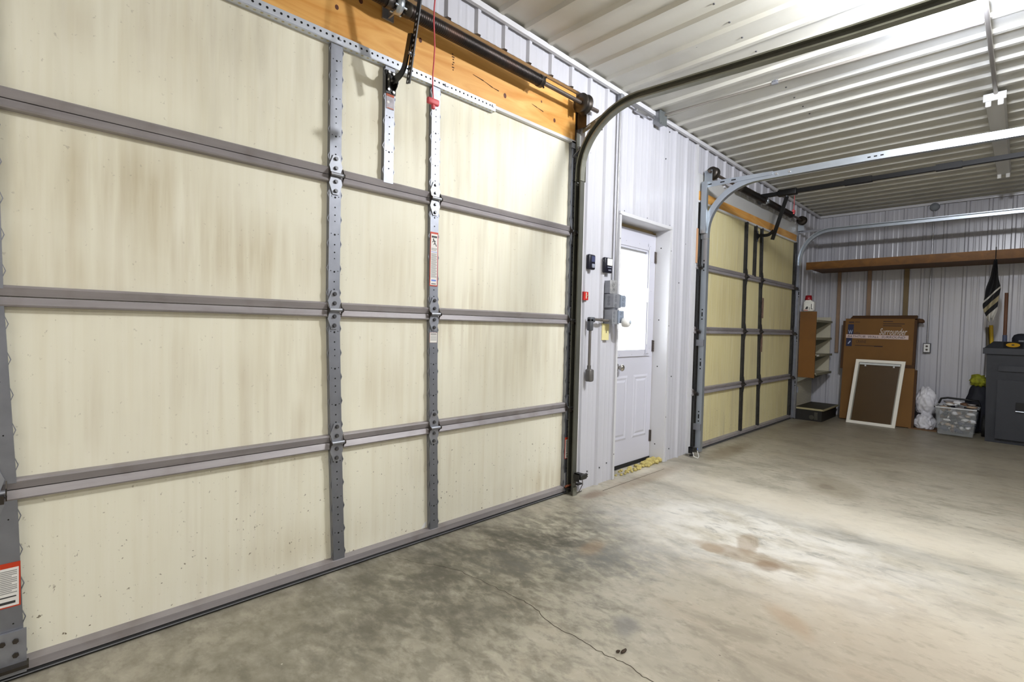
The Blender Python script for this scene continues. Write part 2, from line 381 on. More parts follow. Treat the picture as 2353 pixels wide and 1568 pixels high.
    def disc(s, c, nrm, r, seg=8, mi=0):
        c = Vector(c); d = Vector(nrm).normalized(); a = d.orthogonal().normalized(); b = d.cross(a)
        return s.poly([c+(a*math.cos(2*PI*i/seg)+b*math.sin(2*PI*i/seg))*r for i in range(seg)], [tuple(range(seg))], mi)
    def blob(s, c, rad, sub=2, amp=.25, sq=(1, 1, 1), seed=0, mi=0, sc=2.5):
        from mathutils import noise
        bm = bmesh.new(); bmesh.ops.create_icosphere(bm, subdivisions=sub, radius=1)
        for v in bm.verts:
            k = 1+amp*noise.noise(v.co*sc+Vector((seed*3.1, seed*1.7, seed)))
            v.co = Vector(c)+Vector((v.co.x*sq[0], v.co.y*sq[1], v.co.z*sq[2]))*rad*k
        s.add(bm, mi, True); return s
    def build(s, name, mats, parent=None, base=None, local=False):
        me = bpy.data.meshes.new(name)
        if not isinstance(mats, (list, tuple)): mats = [mats]
        o = bpy.data.objects.new(name, me); COL.objects.link(o)
        org = Vector((0, 0, 0))
        if parent is not None:
            o.parent = parent; org = Vector((0, 0, 0)) if local else wloc(parent)
        elif base is not None:
            o.location = base; org = Vector((0, 0, 0)) if local else Vector(base)
        me.from_pydata([v-org for v in s.v], [], s.f)
        for m in mats: me.materials.append(m)
        me.polygons.foreach_set('material_index', s.m); me.polygons.foreach_set('use_smooth', s.sm)
        me.update()
        bm = bmesh.new(); bm.from_mesh(me); bmesh.ops.recalc_face_normals(bm, faces=bm.faces[:]); bm.to_mesh(me); bm.free()
        return o

def text_mb(mb, txt, height, origin, xdir, zdir, mi=0, width=None, shear=0.0, depth=.0012):
    """flat lettering laid on a surface; origin = lower left corner"""
    cu = bpy.data.curves.new('t', 'FONT'); cu.body = txt; cu.size = 1; cu.extrude = 0; cu.resolution_u = 2
    ob = bpy.data.objects.new('t', cu); COL.objects.link(ob)
    dg = bpy.context.evaluated_depsgraph_get(); me = bpy.data.meshes.new_from_object(ob.evaluated_get(dg))
    xs = [v.co.x for v in me.vertices]; ys = [v.co.y for v in me.vertices]
    h = max(ys)-min(ys); k = height/h; kx = (width/(max(xs)-min(xs))) if width else k
    X = Vector(xdir).normalized(); Z = Vector(zdir).normalized(); O = Vector(origin)
    pts = [O+X*((v.co.x-min(xs))*kx+shear*(v.co.y-min(ys))*k)+Z*((v.co.y-min(ys))*k) for v in me.vertices]
    mb.poly(pts, [tuple(p.vertices) for p in me.polygons], mi)
    bpy.data.objects.remove(ob); bpy.data.curves.remove(cu); bpy.data.meshes.remove(me)

def pw(t, tab):
    if t <= tab[0][0]: return tab[0][1]
    for (a, x), (b, y) in zip(tab, tab[1:]):
        if t <= b: return x+(y-x)*(t-a)/(b-a)
    return tab[-1][1]

# ------------------------------------------------------------------ the room
WY = 2.177           # liner of the garage-door wall
XB = 8.38            # back wall
XN, YN = -3.6, -5.2  # the walls behind the viewer
def zc(x): return 2.975-.009*x
RIB = .205
def rib_profile(a, b, start, pitch, h, minor=True):
    """(coordinate, height) breakpoints of ribbed sheet between a and b"""
    prof = [(0, 0), (.012, h), (.034, h), (.046, 0), (.088, 0), (.098, h*.11), (.106, h*.11), (.116, 0), (.142, 0), (.152, h*.11), (.160, h*.11), (.170, 0)]
    if not minor: prof = [(0, 0), (.016, h), (.044, h), (.060, 0)]
    pts = []
    k0 = int(math.floor((a-start)/pitch))-1; k1 = int(math.ceil((b-start)/pitch))+1
    for k in range(k0, k1):
        for d, hh in prof: pts.append((start+k*pitch+d*pitch/.205, hh))
    def val(t):
        for (p, u), (q, v) in zip(pts, pts[1:]):
            if p <= t <= q: return u+(v-u)*(t-p)/(q-p+1e-9)
        return 0
    return [(a, val(a))]+[p for p in pts if a+1e-4 < p[0] < b-1e-4]+[(b, val(b))]
WS = 1.777
wl = MB()
def wall_piece(x0, x1, z0, z1=None):
    pr = rib_profile(x0, x1, WS, RIB, .018)
    pts = []; n = len(pr)
    for x, h in pr: pts.append((x, WY+.008-h, z0))
    for x, h in pr: pts.append((x, WY+.008-h, z1 if z1 is not None else zc(x)+.02))
    wl.poly(pts, [(i, i+1, i+1+n, i+n) for i in range(n-1)])
    # backing so that the sheet has thickness
    zt = z1 if z1 is not None else 2.99
    wl.box(x0, x1, WY+.010, WY+.10, z0, zt)
DX0, DX1, DZ = 3.235, 3.995, 2.036   # entry door opening
wall_piece(XN, -.30, 0); wall_piece(-.30, 2.775, 2.778)
wall_piece(2.775, DX0, 0); wall_piece(DX0, DX1, DZ); wall_piece(DX1, 4.46, 0)
wall_piece(4.46, 7.47, 2.62); wall_piece(7.47, XB+.05, 0)
tag(wl.build('wall_left', liner), kind='structure')

wb = MB(); pr = rib_profile(YN, WY+.02, 1.955-RIB*40, RIB, .018); n = len(pr)
wb.poly([(XB+.008-h, y, 0) for y, h in pr]+[(XB+.008-h, y, 2.99) for y, h in pr], [(i+n, i+1+n, i+1, i) for i in range(n-1)])
wb.box(XB+.010, XB+.10, YN, WY+.1, 0, 2.99)
tag(wb.build('wall_back', liner), kind='structure')

cb = MB(); pr = rib_profile(XN, XB+.02, 2.325, .2075, .019, False); n = len(pr)
cb.poly([(x, YN, zc(x)-h) for x, h in pr]+[(x, WY+.05, zc(x)-h) for x, h in pr], [(i, i+1, i+1+n, i+n) for i in range(n-1)])
cb.hexa([(XN, YN, zc(XN)+.004), (XB, YN, zc(XB)+.004), (XB, WY+.1, zc(XB)+.004), (XN, WY+.1, zc(XN)+.004), (XN, YN, 3.10), (XB, YN, 3.10), (XB, WY+.1, 3.10), (XN, WY+.1, 3.10)])
tag(cb.build('ceiling', ceilm), kind='structure')

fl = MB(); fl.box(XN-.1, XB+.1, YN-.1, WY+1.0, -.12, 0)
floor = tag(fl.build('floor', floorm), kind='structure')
crack = MB()
cp = [(1.311, 2.14), (1.36, 2.02), (1.42, 1.93), (1.46, 1.836), (1.475, 1.72), (1.487, 1.60), (1.501, 1.493), (1.505, 1.42), (1.497, 1.34), (1.472, 1.27), (1.467, 1.195), (1.478, 1.12), (1.470, 1.05), (1.476, .982), (1.492, .92), (1.474, .86), (1.477, .811), (1.46, .70), (1.47, .55)]
cpp = []
for (a, b), (c, d) in zip(cp, cp[1:]):
    for t in (0, .25, .5, .75): cpp.append((a+(c-a)*t+random.uniform(-.006, .006), b+(d-b)*t))
for i, ((a, b), (c, d)) in enumerate(zip(cpp, cpp[1:])):
    q = .0012 if b > 1.5 else .0016
    crack.poly([(a-q, b, .0006), (a+q, b, .0006), (c+q, d, .0006), (c-q, d, .0006)], [(0, 1, 2, 3)])
crack.build('crack', mat('crack_shadow', (.27, .24, .19), .9), floor)
jt = MB(); jt.poly([(2.95, 2.06, .0006), (3.82, 2.055, .0006), (3.82, 2.059, .0006), (2.95, 2.066, .0006)], [(0, 1, 2, 3)])
jt.build('saw_joint', mat('crack_shadow', (.27, .24, .19), .9), floor)

for nm, a in (('wall_right', (XN-.1, XB+.1, YN-.1, YN, 0, 3.05)), ('wall_front', (XN-.1, XN, YN, WY+.1, 0, 3.05))):
    tag(MB().box(*a).build(nm, liner), kind='structure')

# angle trim where walls meet the ceiling
t = MB()
def rail_x(mb, x0, x1, y0, y1, d0, d1):
    mb.hexa([(x0, y0, zc(x0)-d1), (x1, y0, zc(x1)-d1), (x1, y1, zc(x1)-d1), (x0, y1, zc(x0)-d1), (x0, y0, zc(x0)-d0), (x1, y0, zc(x1)-d0), (x1, y1, zc(x1)-d0), (x0, y1, zc(x0)-d0)])
rail_x(t, XN, XB, WY-.034, WY-.012, .016, .047)
tag(t.build('trim_1', trimw), kind='structure')
t = MB(); t.box(XB-.034, XB-.012, YN, WY-.03, zc(XB)-.045, zc(XB)-.014)
tag(t.build('trim_2', trimw), kind='structure')
# corner trims beside the openings
t = MB(); t.box(4.432, 4.468, WY-.014, WY+.02, 0.005, zc(4.45)-.05)
tag(t.build('trim_3', trimw), kind='structure')
t = MB(); t.box(2.765, 2.782, WY-.012, WY+.03, 0.005, 2.76)
tag(t.build('trim_4', trimw), kind='structure')
# entry door casing: flange around the opening and deep returns
t = MB(); YR = 2.315
t.box(DX0-.018, DX1+.022, WY-.014, WY-.002, DZ-.004, DZ+.022)
t.box(DX0-.018, DX0+.004, WY-.014, WY-.002, .005, DZ)
t.box(DX1-.002, DX1+.022, WY-.014, WY-.002, .005, DZ)
t.box(DX0-.004, DX0+.004, WY-.010, YR, .005, DZ); t.box(DX1-.004, DX1+.006, WY-.010, YR+.05, .005, DZ)
t.box(DX0, DX1, WY-.010, YR+.05, DZ-.006, DZ+.004)
for x, z in ((3.27, DZ+.03), (3.60, DZ+.03), (3.97, DZ+.03), (DX1+.015, 1.85), (DX1+.015, 1.2), (DX1+.015, .4), (DX0-.01, 1.85), (DX0-.01, .2)):
    t.disc((x, WY-.0146, z), (0, -1, 0), .005, 8, 1)
for z in (1.88, 1.25, .84, .15): t.disc((DX1-.0045, 2.25, z), (-1, 0, 0), .006, 8, 1)
tag(t.build('trim_5', [trimw, holem]), kind='structure')
# screw heads dotted over the liner sheets
t = MB()
for x, z in ((2.92, .12), (3.07, .12), (3.16, .14), (4.12, .10), (4.28, .13), (4.08, 2.07), (4.25, 1.62), (4.20, 1.59), (4.12, .75), (4.28, 1.0), (4.07, .55), (3.9, 2.62), (3.95, 2.86), (3.2, 2.5), (2.98, 2.6), (2.85, 2.4), (3.05, .9), (4.30, 1.95)):
    t.cyl((x, WY+.010, z), (x, WY+.002, z), .0055, seg=6)
t.build('screw_head', mat('screw_grey', (.35, .35, .36), .5, .5), bpy.data.objects['wall_left'])

m = MB()
for px, py in ((1640, 17), (1676, 58), (1705, 92), (1737, 123), (1806, 203), (1825, 226), (1845, 246), (1860, 262), (1600, 113)):
    q = at(px, py, 'z', 2.93); m.cyl((q.x, q.y, zc(q.x)+.002), (q.x, q.y, zc(q.x)-.005), .006, seg=6)
m.build('screw_head', mat('screw_grey', (.35, .35, .36), .5, .5), bpy.data.objects['ceiling'])

# ------------------------------------------------------------------ entry door
E1 = MB(); SY = 2.30
sx0, sx1, sz0, sz1 = 3.19, 3.985, .035, 1.995
gx0, gx1, gz0, gz1 = 3.36, 3.845, .985, 1.835     # lit glass
E1.box(sx0, gx0, SY, SY+.045, sz0, sz1); E1.box(gx1, sx1, SY, SY+.045, sz0, sz1)
E1.box(gx0, gx1, SY, SY+.045, sz0, gz0); E1.box(gx0, gx1, SY, SY+.045, gz1, sz1)
door = tag(E1.build('door_1', mat('white_door_paint', (.80, .80, .84), .4, 0, .02, 3)), kind='structure')
wp = mat('white_door_paint', (.88, .88, .91))
fr = MB()
fx0, fx1, fz0, fz1 = 3.30, 3.925, .935, 1.905
for a in ((fx0, gx0+.005, fz0, fz1), (gx1-.005, fx1, fz0, fz1), (gx0, gx1, gz1-.005, fz1), (gx0, gx1, fz0, gz0+.005)):
    fr.box(a[0], a[1], SY-.012, SY+.001, a[2], a[3])
for a in ((fx0+.03, gx0-.0, fz0+.02, fz1-.03), (gx1+.01, fx1-.03, fz0+.02, fz1-.03), (gx0, gx1, gz1+.01, fz1-.03)):
    fr.box(a[0], a[1], SY-.018, SY-.010, a[2], a[3])
for x, z in ((3.5, 1.885), (3.7, 1.885), (3.88, 1.885), (3.908, 1.75), (3.908, 1.5), (3.908, 1.25), (3.908, 1.0), (3.45, .95), (3.63, .95), (3.82, .95)):
    fr.disc((x, SY-.0125, z), (0, -1, 0), .004, 6, 1)
fr.build('glass_frame', [wp, mat('putty_grey', (.62, .62, .62), .6)], door)
MB().box(gx0, gx1, SY+.010, SY+.014, gz0, gz1).build('glass_pane', glassm, door)
bl = MB(); z = gz0+.004
while z < gz1-.03:
    bl.poly([(gx0+.003, SY+.020, z+.018), (gx1-.003, SY+.020, z+.018), (gx1-.003, SY+.027, z-.001), (gx0+.003, SY+.027, z-.001)], [(0, 1, 2, 3)]); z += .0175
bl.build('blind', mat('daylit_blind', (.97, .985, 1.0), .6, emit=3.2), door)
hd = MB(); hd.box(gx0, gx1, SY+.015, SY+.03, gz1-.03, gz1); hd.box(gx1+.0, gx1+.012, SY-.022, SY-.010, 1.40, 1.52)
hd.cyl((gx1+.006, SY-.020, gz0+.05), (gx1+.006, SY-.020, 1.85), .003, seg=6)
hd.build('blind_rail', whitep, door)
for px0, px1 in ((3.335, 3.60), (3.685, 3.915)):
    p = MB(); z0, z1 = .235, .775; o = .018
    for k, (d, y) in enumerate(((0, .0), (o, .0075), (2*o, .0075), (2.8*o, .001))):
        pass
    ring = [(0, 0), (o, -.006), (2*o, -.001), (3*o, -.007)]
    for (a, ya), (b, yb) in zip(ring, ring[1:]):
        A = [(px0+a, z0+a), (px1-a, z0+a), (px1-a, z1-a), (px0+a, z1-a)]; B = [(px0+b, z0+b), (px1-b, z0+b), (px1-b, z1-b), (px0+b, z1-b)]
        p.poly([(x, SY-.0005+ya, z) for x, z in A]+[(x, SY-.0005+yb, z) for x, z in B], [(i, (i+1) % 4, (i+1) % 4+4, i+4) for i in range(4)])
    a = 3*o; p.poly([(px0+a, SY-.0075, z0+a), (px1-a, SY-.0075, z0+a), (px1-a, SY-.0075, z1-a), (px0+a, SY-.0075, z1-a)], [(0, 1, 2, 3)])
    p.build('raised_panel', wp, door)
k = MB(); k.lathe((3.43, SY, .850), (0, -1, 0), [(0, .032), (.006, .032), (.010, .013), (.035, .012), (.042, .024), (.058, .028), (.068, .020), (.072, .004)], 20)
k.build('knob', mat('chrome', (.75, .73, .70), .15, 1), door)
for z in (1.80, 1.02, .22):
    h = MB(); h.box(3.968, 3.986, SY-.006, SY+.002, z-.05, z+.05)
    for i in range(5): h.cyl((3.986, SY-.008, z-.05+i*.02), (3.986, SY-.008, z-.032+i*.02), .006, seg=8)
    h.build('hinge', mat('hinge_bronze', (.45, .42, .40), .35, .8), door)
ft = MB(); ft.box(sx0, sx1, SY-.004, SY+.04, .004, .033); ft.build('door_sweep', rubber, door)
js = MB(); js.box(3.9855, 3.992, SY+.005, SY+.05, .01, DZ-.02); js.box(sx0, 3.99, SY+.03, SY+.06, 1.997, DZ)
js.build('stop', mat('tan_stop', (.72, .64, .48), .7), door)
MB().box(sx0, sx1+.02, SY+.065, SY+.08, 0, 2.03).build('storm_backing', mat('dark_backing', (.5, .5, .52), .8), door) if False else None
# a heap of broken spray foam along the sill
fo = MB()
for i in range(46):
    x = 3.30+.70*(i/46)**.8+random.uniform(-.01, .01); s = .010+.024*(i/46)
    fo.blob((x, 2.20+random.uniform(-.02, .055), s*.5), s*random.uniform(.7, 1.2), 1, .5, (1, 1, .75), i)
tag(fo.build('spray_foam', foamy, base=(3.6, 2.2, 0)), 'crumbling yellow spray foam spread along the sill of the white entry door', 'foam', kind='stuff')

# ------------------------------------------------------------------ sectional garage doors
def stile(mb, tab, hw, z0, z1, y, ybk, holes=True, tabs=True, bright=False):
    c0, c1 = pw(z0, tab), pw(z1, tab)
    mb.hexa([(c0-hw, y, z0), (c0+hw, y, z0), (c0+hw, ybk, z0), (c0-hw, ybk, z0), (c1-hw, y, z1), (c1+hw, y, z1), (c1+hw, ybk, z1), (c1-hw, ybk, z1)])
    X = lambda z: pw(z, tab)
    if tabs:
        n = 5; L = z1-z0
        for i in range(n):
            z = z0+L*(i+.5)/n
            for s in (-1, 1):
                e = X(z)+s*hw
                mb.prism([(e-s*.001, z-.024), (e+s*.0075, z), (e-s*.001, z+.024), (e-s*.001, z+.019), (e+s*.005, z), (e-s*.001, z-.019)], 'y', y+.002, y+.010)
    if holes:
        z = z0+.07; i = 0
        while z < z1-.05:
            r = (.0035, .0035, .0045, .0028)[i % 4]
            mb.disc((X(z), y-.0006, z), (0, -1, 0), r, 8, 1)
            if i % 4 == 2:
                for s in (-1, 1): mb.disc((X(z)+s*hw*.62, y-.0006, z+.004), (0, -1, 0), .0024, 6, 1)
            z += (.035, .045, .06, .028)[i % 4]; i += 1

def hinge(door, x, z, y, bolts=True, roller=0, s=1.0):
    h = MB(); yf = y-.001
    up = [(-.013, .088), (.013, .088), (.020, .070), (.031, .040), (.022, .006), (-.022, .006), (-.031, .040), (-.020, .070)]
    h.prism([(x+a*s, z+b) for a, b in up], 'y', yf-.0045, yf)
    h.prism([(x+a*s, z-b) for a, b in up], 'y', yf-.0045, yf)
    h.cyl((x-.030*s, yf-.013, z), (x+.034*s, yf-.013, z), .0085, seg=10)
    for e in (-.032, .033):   # upright ears either side of the barrel
        h.prism([(yf, z+.034), (yf-.010, z+.012), (yf-.026, z+.004), (yf-.026, z-.006), (yf-.008, z-.014), (yf, z-.030)], 'x', x+e*s, x+(e+.003)*s, 1)
    if roller:
        h.cyl((x, yf-.030, z-.012), (x+roller*.028, yf-.030, z-.012), .0065, seg=8)
        h.box(x-.012, x+.03, yf-.034, yf, z-.03, z-.004, 1)
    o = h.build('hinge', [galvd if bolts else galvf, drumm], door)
    if bolts:
        for dz in (.072, .030, -.030, -.072):
            b = MB(); b.cyl((x, yf-.004, z+dz), (x, yf-.013, z+dz), .0075, seg=6); b.cyl((x, yf-.0042, z+dz), (x, yf-.006, z+dz), .010, seg=12)
            b.build('bolt', mat('bolt_steel', (.42, .42, .43), .35, .9), o)
    return o

def garage_door(label, xL, xR, zj, y, tabs_, near):
    root = thing('garage_door', label, 'garage door', ((xL+xR)/2, y, 0), group='sectional garage doors')
    for i in range(4):
        a, b = zj[i], zj[i+1]
        sec = MB().box(xL, xR, y+.022, y+.050, a+(.006 if i == 0 else 0), b).build('door_section', panelm if near else panelf, root)
        if i > 0:   # sloped lip of the lower edge
            MB().prism([(y+.006, a+.0015), (y-.004, a+.027), (y+.002, a+.033), (y+.024, a+.036), (y+.024, a+.0015)], 'x', xL, xR).build('lower_rail', railm, sec)
        if i < 3:
            MB().prism([(y+.006, b-.0015), (y-.007, b-.026), (y-.004, b-.031), (y+.024, b-.033), (y+.024, b-.0015)], 'x', xL, xR).build('upper_rail', railm, sec)
        for (tab, hw, lo) in tabs_:
            if lo and i < 3: continue
            z0 = a+(.035 if i > 0 else .048)
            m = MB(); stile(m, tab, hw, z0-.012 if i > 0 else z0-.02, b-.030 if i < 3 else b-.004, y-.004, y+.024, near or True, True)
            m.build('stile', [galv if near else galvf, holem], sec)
        if i == 0:
            MB().prism([(y+.0, .016), (y-.010, .022), (y-.010, .050), (y+.024, .058), (y+.024, .016)], 'x', xL, xR).build('bottom_rail', railm, sec)
            bs = MB(); bs.prism([(y+.028, .001), (y-.004, .001), (y-.012, .007), (y-.012, .014), (y-.002, .021), (y+.028, .021)], 'x', xL, xR)
            bs.build('bottom_seal', rubber, sec)
            MB().box(xL, xR, y-.0145, y-.0118, .010, .0135).build('seal_bead', galvd, sec)
        if i == 3:
            MB().box(xL, xR, y-.004, y+.05, b-.014, b+.004).build('top_cap', trimw, sec)
    for i in (1, 2, 3):
        for (tab, hw, lo) in tabs_:
            if lo: continue
            x = pw(zj[i], tab)
            end = 1 if x > (xL+xR)/2+.5 else (-1 if x < (xL+xR)/2-.5 else 0)
            hinge(root, x, zj[i], y-.004, near, end)
    return root

Y1 = 2.2045
s2 = [(0, 1.047), (.55, 1.025), (1.24, 1.003), (2.44, 1.001)]
s3 = [(0, 1.586), (.8, 1.562), (1.5, 1.550), (2.43, 1.543)]
sL = [(0, -.066), (.63, -.084), (1.2, -.110), (1.72, -.122), (2.44, -.135)]
sR = [(0, 2.710), (2.44, 2.703)]
sm = [(1.8, 1.271), (2.44, 1.272)]
Z1 = [0, .608, 1.219, 1.828, 2.445]
near = garage_door('near cream sectional garage door with white perforated angle across its stained top', -.17, 2.742, Z1, Y1,
                   [(sL, .058, 0), (s2, .027, 0), (sm, .026, 1), (s3, .026, 0), (sR, .033, 0)], True)
# perforated angle across the top
pa = MB(); yp = Y1-.012
pa.box(-.17, 1.957, yp, yp+.003, 2.412, 2.452); pa.box(-.17, 1.957, yp, Y1+.022, 2.410, 2.413)
x = -.15
while x < 1.95:
    pa.disc((x, yp-.0006, 2.434), (0, -1, 0), .0052, 10, 1); pa.disc((x+.01, (yp+Y1)/2+.004, 2.4094), (0, 0, -1), .006, 8, 2); x += .0275
for x in (1.014, 1.60, 1.935): pa.cyl((x, yp, 2.436), (x, yp-.008, 2.436), .009, seg=6)
pa.build('perforated_angle', [mat('bright_galvanized', (.80, .82, .86), .4, .5, .04, 10), holem, mat('seen_through_hole', (.75, .72, .6), .8)], near)
# stickers
def sticker(door, x0, x1, z0, z1, y, kind):
    s = MB(); w_ = x1-x0; h = z1-z0
    s.box(x0, x1, y, y+.0015, z0, z1, 0)
    if kind == 'long':
        s.box(x0+.004, x1-.004, y-.0004, y, z0+.005, z1-.010, 1)
        zt = z1-.012; s.box(x0+.008, x1-.008, y-.0008, y-.0004, zt-.018, zt-.008, 2)
        # figure pinned under a falling door
        cx = (x0+x1)/2; s.disc((cx-.006, y-.0009, zt-.026), (0, -1, 0), .0045, 8, 2)
        for a, b in (((-.004, -.030), (.004, -.046)), ((-.004, -.031), (-.012, -.042)), ((.004, -.046), (-.004, -.054)), ((.004, -.046), (.015, -.062)), ((-.001, -.033), (.008, -.038))):
            d = Vector((b[0]-a[0], 0, b[1]-a[1])).normalized(); q = Vector((-d.z, 0, d.x))*.0024
            A = Vector((cx+a[0], y-.0009, zt+a[1])); B = Vector((cx+b[0], y-.0009, zt+b[1]))
            s.poly([A-q, A+q, B+q, B-q], [(0, 1, 2, 3)], 2)
        zz = zt-.072; i = 0
        while zz > z0+.045:
            m = 4 if i == 3 else 3
            s.box(x0+.007, x1-.007-.006*(i % 3 == 2), y-.0008, y-.0004, zz-.0028, zz, m); zz -= .0052 if i != 2 and i != 3 else .009; i += 1
        s.box(x0+.010, x1-.010, y-.0008, y-.0004, z0+.026, z0+.034, 4); s.box(x0+.010, x1-.010, y-.0008, y-.0004, z0+.010, z0+.014, 2)
    elif kind == 'block':
        s.box(x0+.004, x1-.004, y-.0004, y, z0+.004, z1-.016, 1)
        zz = z1-.024; i = 0
        while zz > z0+.045:
            s.box(x0+.008, x1-.008-.012*(i % 4 == 3), y-.0008, y-.0004, zz-.0028, zz, 3); zz -= .0058; i += 1
        s.box(x0+.012, x1-.010, y-.0008, y-.0004, z0+.032, z0+.036, 2); s.box(x0+.020, x1-.012, y-.0008, y-.0004, z0+.012, z0+.020, 2)
    else:
        s.box(x0+.0005, x1-.0005, y-.0004, y, z0+.0005, z1-.0005, 1)
        s.box(x0+.004, x1-.004, y-.0008, y-.0004, z1-.010, z1-.006, 2)
        for i in range(5): s.box(x0+.004, x1-.004, y-.0008, y-.0004, z1-.018-i*.006, z1-.0155-i*.006, 3)
    return s.build('warning_label', [label_red, label_white, label_ink, label_grey, label_blue], door)
YS = Y1-.0062
sticker(near, 1.523, 1.573, 1.367, 1.652, YS, 'long')
sticker(near, 1.531, 1.577, 1.066, 1.120, YS, 'small')
sticker(near, 2.680, 2.727, .248, .398, YS, 'block')
sticker(near, -.125, -.018, .238, .380, YS, 'block')
ob = MB(); ob.box(1.251, 1.293, YS, YS+.0015, 2.208, 2.298, 1); ob.box(1.251, 1.293, YS-.0005, YS, 2.268, 2.298, 0); ob.disc((1.262, YS-.001, 2.24), (0, -1, 0), .007, 8, 2); ob.box(1.256, 1.290, YS-.0006, YS, 2.210, 2.214, 0)
ob.build('worn_label', [mat('worn_orange', (.66, .30, .17), .6, 0, .3, 40), mat('torn_label_grey', (.55, .53, .55), .5, .3, .2, 60), label_white], near)
# bracket that takes the opener arm
br = MB(); zb = 2.335
br.box(1.245, 1.300, YS-.004, YS, zb-.055, zb+.055)
for s in (-1, 1): br.prism([(YS-.002, zb+.04), (YS-.03, zb+.02), (YS-.038, zb), (YS-.03, zb-.02), (YS-.002, zb-.045)], 'x', 1.272+s*.020-.002, 1.272+s*.020+.002)
for dx, dz in ((-.012, .045), (.012, .042), (-.014, -.038), (.013, -.045)): br.cyl((1.272+dx, YS-.003, zb+dz), (1.272+dx, YS-.012, zb+dz), .007, seg=6, mi=1)
br.cyl((1.245, YS-.026, zb), (1.300, YS-.026, zb), .006, seg=8, mi=1)
br.build('operator_bracket', [blackm, mat('bolt_bright', (.8, .8, .8), .3, .9)], near)
# top and bottom corner brackets with their rollers
tb = MB(); tb.box(2.66, 2.735, Y1-.012, Y1-.004, 2.39, 2.425); tb.hexa([(2.672, Y1-.01, 2.33), (2.724, Y1-.01, 2.33), (2.724, Y1-.004, 2.33), (2.672, Y1-.004, 2.33), (2.70, Y1-.055, 2.385), (2.748, Y1-.055, 2.385), (2.748, Y1-.049, 2.39), (2.70, Y1-.049, 2.39)])
tb.cyl((2.69, Y1-.045, 2.392), (2.732, Y1-.045, 2.392), .008, seg=8)
tb.build('top_bracket', galv, near)
bb = MB(); bb.box(2.678, 2.742, Y1-.014, Y1-.005, .02, .15, 1); bb.box(2.675, 2.742, Y1-.05, Y1-.005, .045, .052); bb.cyl((2.66, Y1-.035, .065), (2.732, Y1-.035, .065), .008, seg=8, mi=2)
for dx, dz in ((.695, .08), (.725, .085), (.70, .11), (.722, .13)): bb.cyl((2+dx, Y1-.013, dz), (2+dx, Y1-.022, dz), .007, seg=6, mi=0)
bb.build('bottom_bracket', [drumm, galvd, mat('rusty_pin', (.55, .33, .24), .5, .5)], near)
bb = MB(); bb.box(-.125, -.005, Y1-.016, Y1-.005, .02, .16, 1); bb.box(-.13, 0, Y1-.045, Y1-.005, .045, .056)
for dx, dz in ((-.09, .08), (-.03, .085), (-.085, .12), (-.06, .13), (-.03, .13), (-.1, .135)): bb.cyl((dx, Y1-.014, dz), (dx, Y1-.023, dz), .008, seg=6, mi=0)
bb.build('bottom_bracket', [drumm, galvd], near)

Y2 = 2.1745
Z2 = [0, .577, 1.169, 1.776, 2.385]
t2 = lambda xb, xt: [(0, xb), (2.4, xt)]
far = garage_door('far cream sectional garage door on the other side of the entry door', 4.50, 7.42, Z2, Y2,
                  [(t2(4.575, 4.575), .04, 0), (t2(5.735, 5.70), .022, 0), (t2(5.985, 5.972), .022, 1), (t2(6.255, 6.16), .022, 0), (t2(7.392, 7.392), .033, 0)], False)
br = MB(); zb = 2.26
br.box(5.945, 6.0, Y2-.012, Y2-.006, zb-.06, zb+.06); br.prism([(Y2-.006, zb+.04), (Y2-.04, zb+.01), (Y2-.04, zb-.01), (Y2-.006, zb-.05)], 'x', 5.965, 5.98)
br.build('operator_bracket', blackm, far)
for zz, xx in ((1.45, 6.236), (1.05, 6.243)):
    ob = MB(); ob.box(xx-.028, xx+.028, Y2-.0075, Y2-.006, zz-.12, zz+.12); ob.build('worn_label', mat('brown_worn_label', (.52, .42, .36), .6, 0, .4, 25), far)

# jambs round the two openings
def jamb(n_, boxes, m):
    b = MB()
    for a in boxes: b.box(*a)
    tag(b.build(n_, m), kind='structure')
jamb('trim_6', [(2.745, 2.765, Y1-.002, Y1+.12, .005, 2.50)], trimw)
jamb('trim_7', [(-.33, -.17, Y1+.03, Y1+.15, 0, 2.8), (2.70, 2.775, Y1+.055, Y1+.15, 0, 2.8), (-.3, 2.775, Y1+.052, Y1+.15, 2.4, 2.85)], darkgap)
jamb('trim_8', [(4.468, 4.51, Y2-.002, Y2+.15, .0, 2.62), (7.40, 7.48, Y2+.054, Y2+.15, 0, 2.62), (4.46, 7.48, Y2+.054, Y2+.16, 2.35, 2.62)], trimw)
jamb('trim_9', [(4.47, 7.46, WY+.004, WY+.05, 2.475, 2.64)], mat('plain_grey_flashing', (.78, .78, .77), .4, 0, .03, 2))
jamb('trim_10', [(4.474, 4.505, Y2-.014, Y2+.002, 1.80, 2.12)], mat('pale_jamb_wood', (.80, .62, .47), .7, 0, .1, 6, (1, 1, .2)))

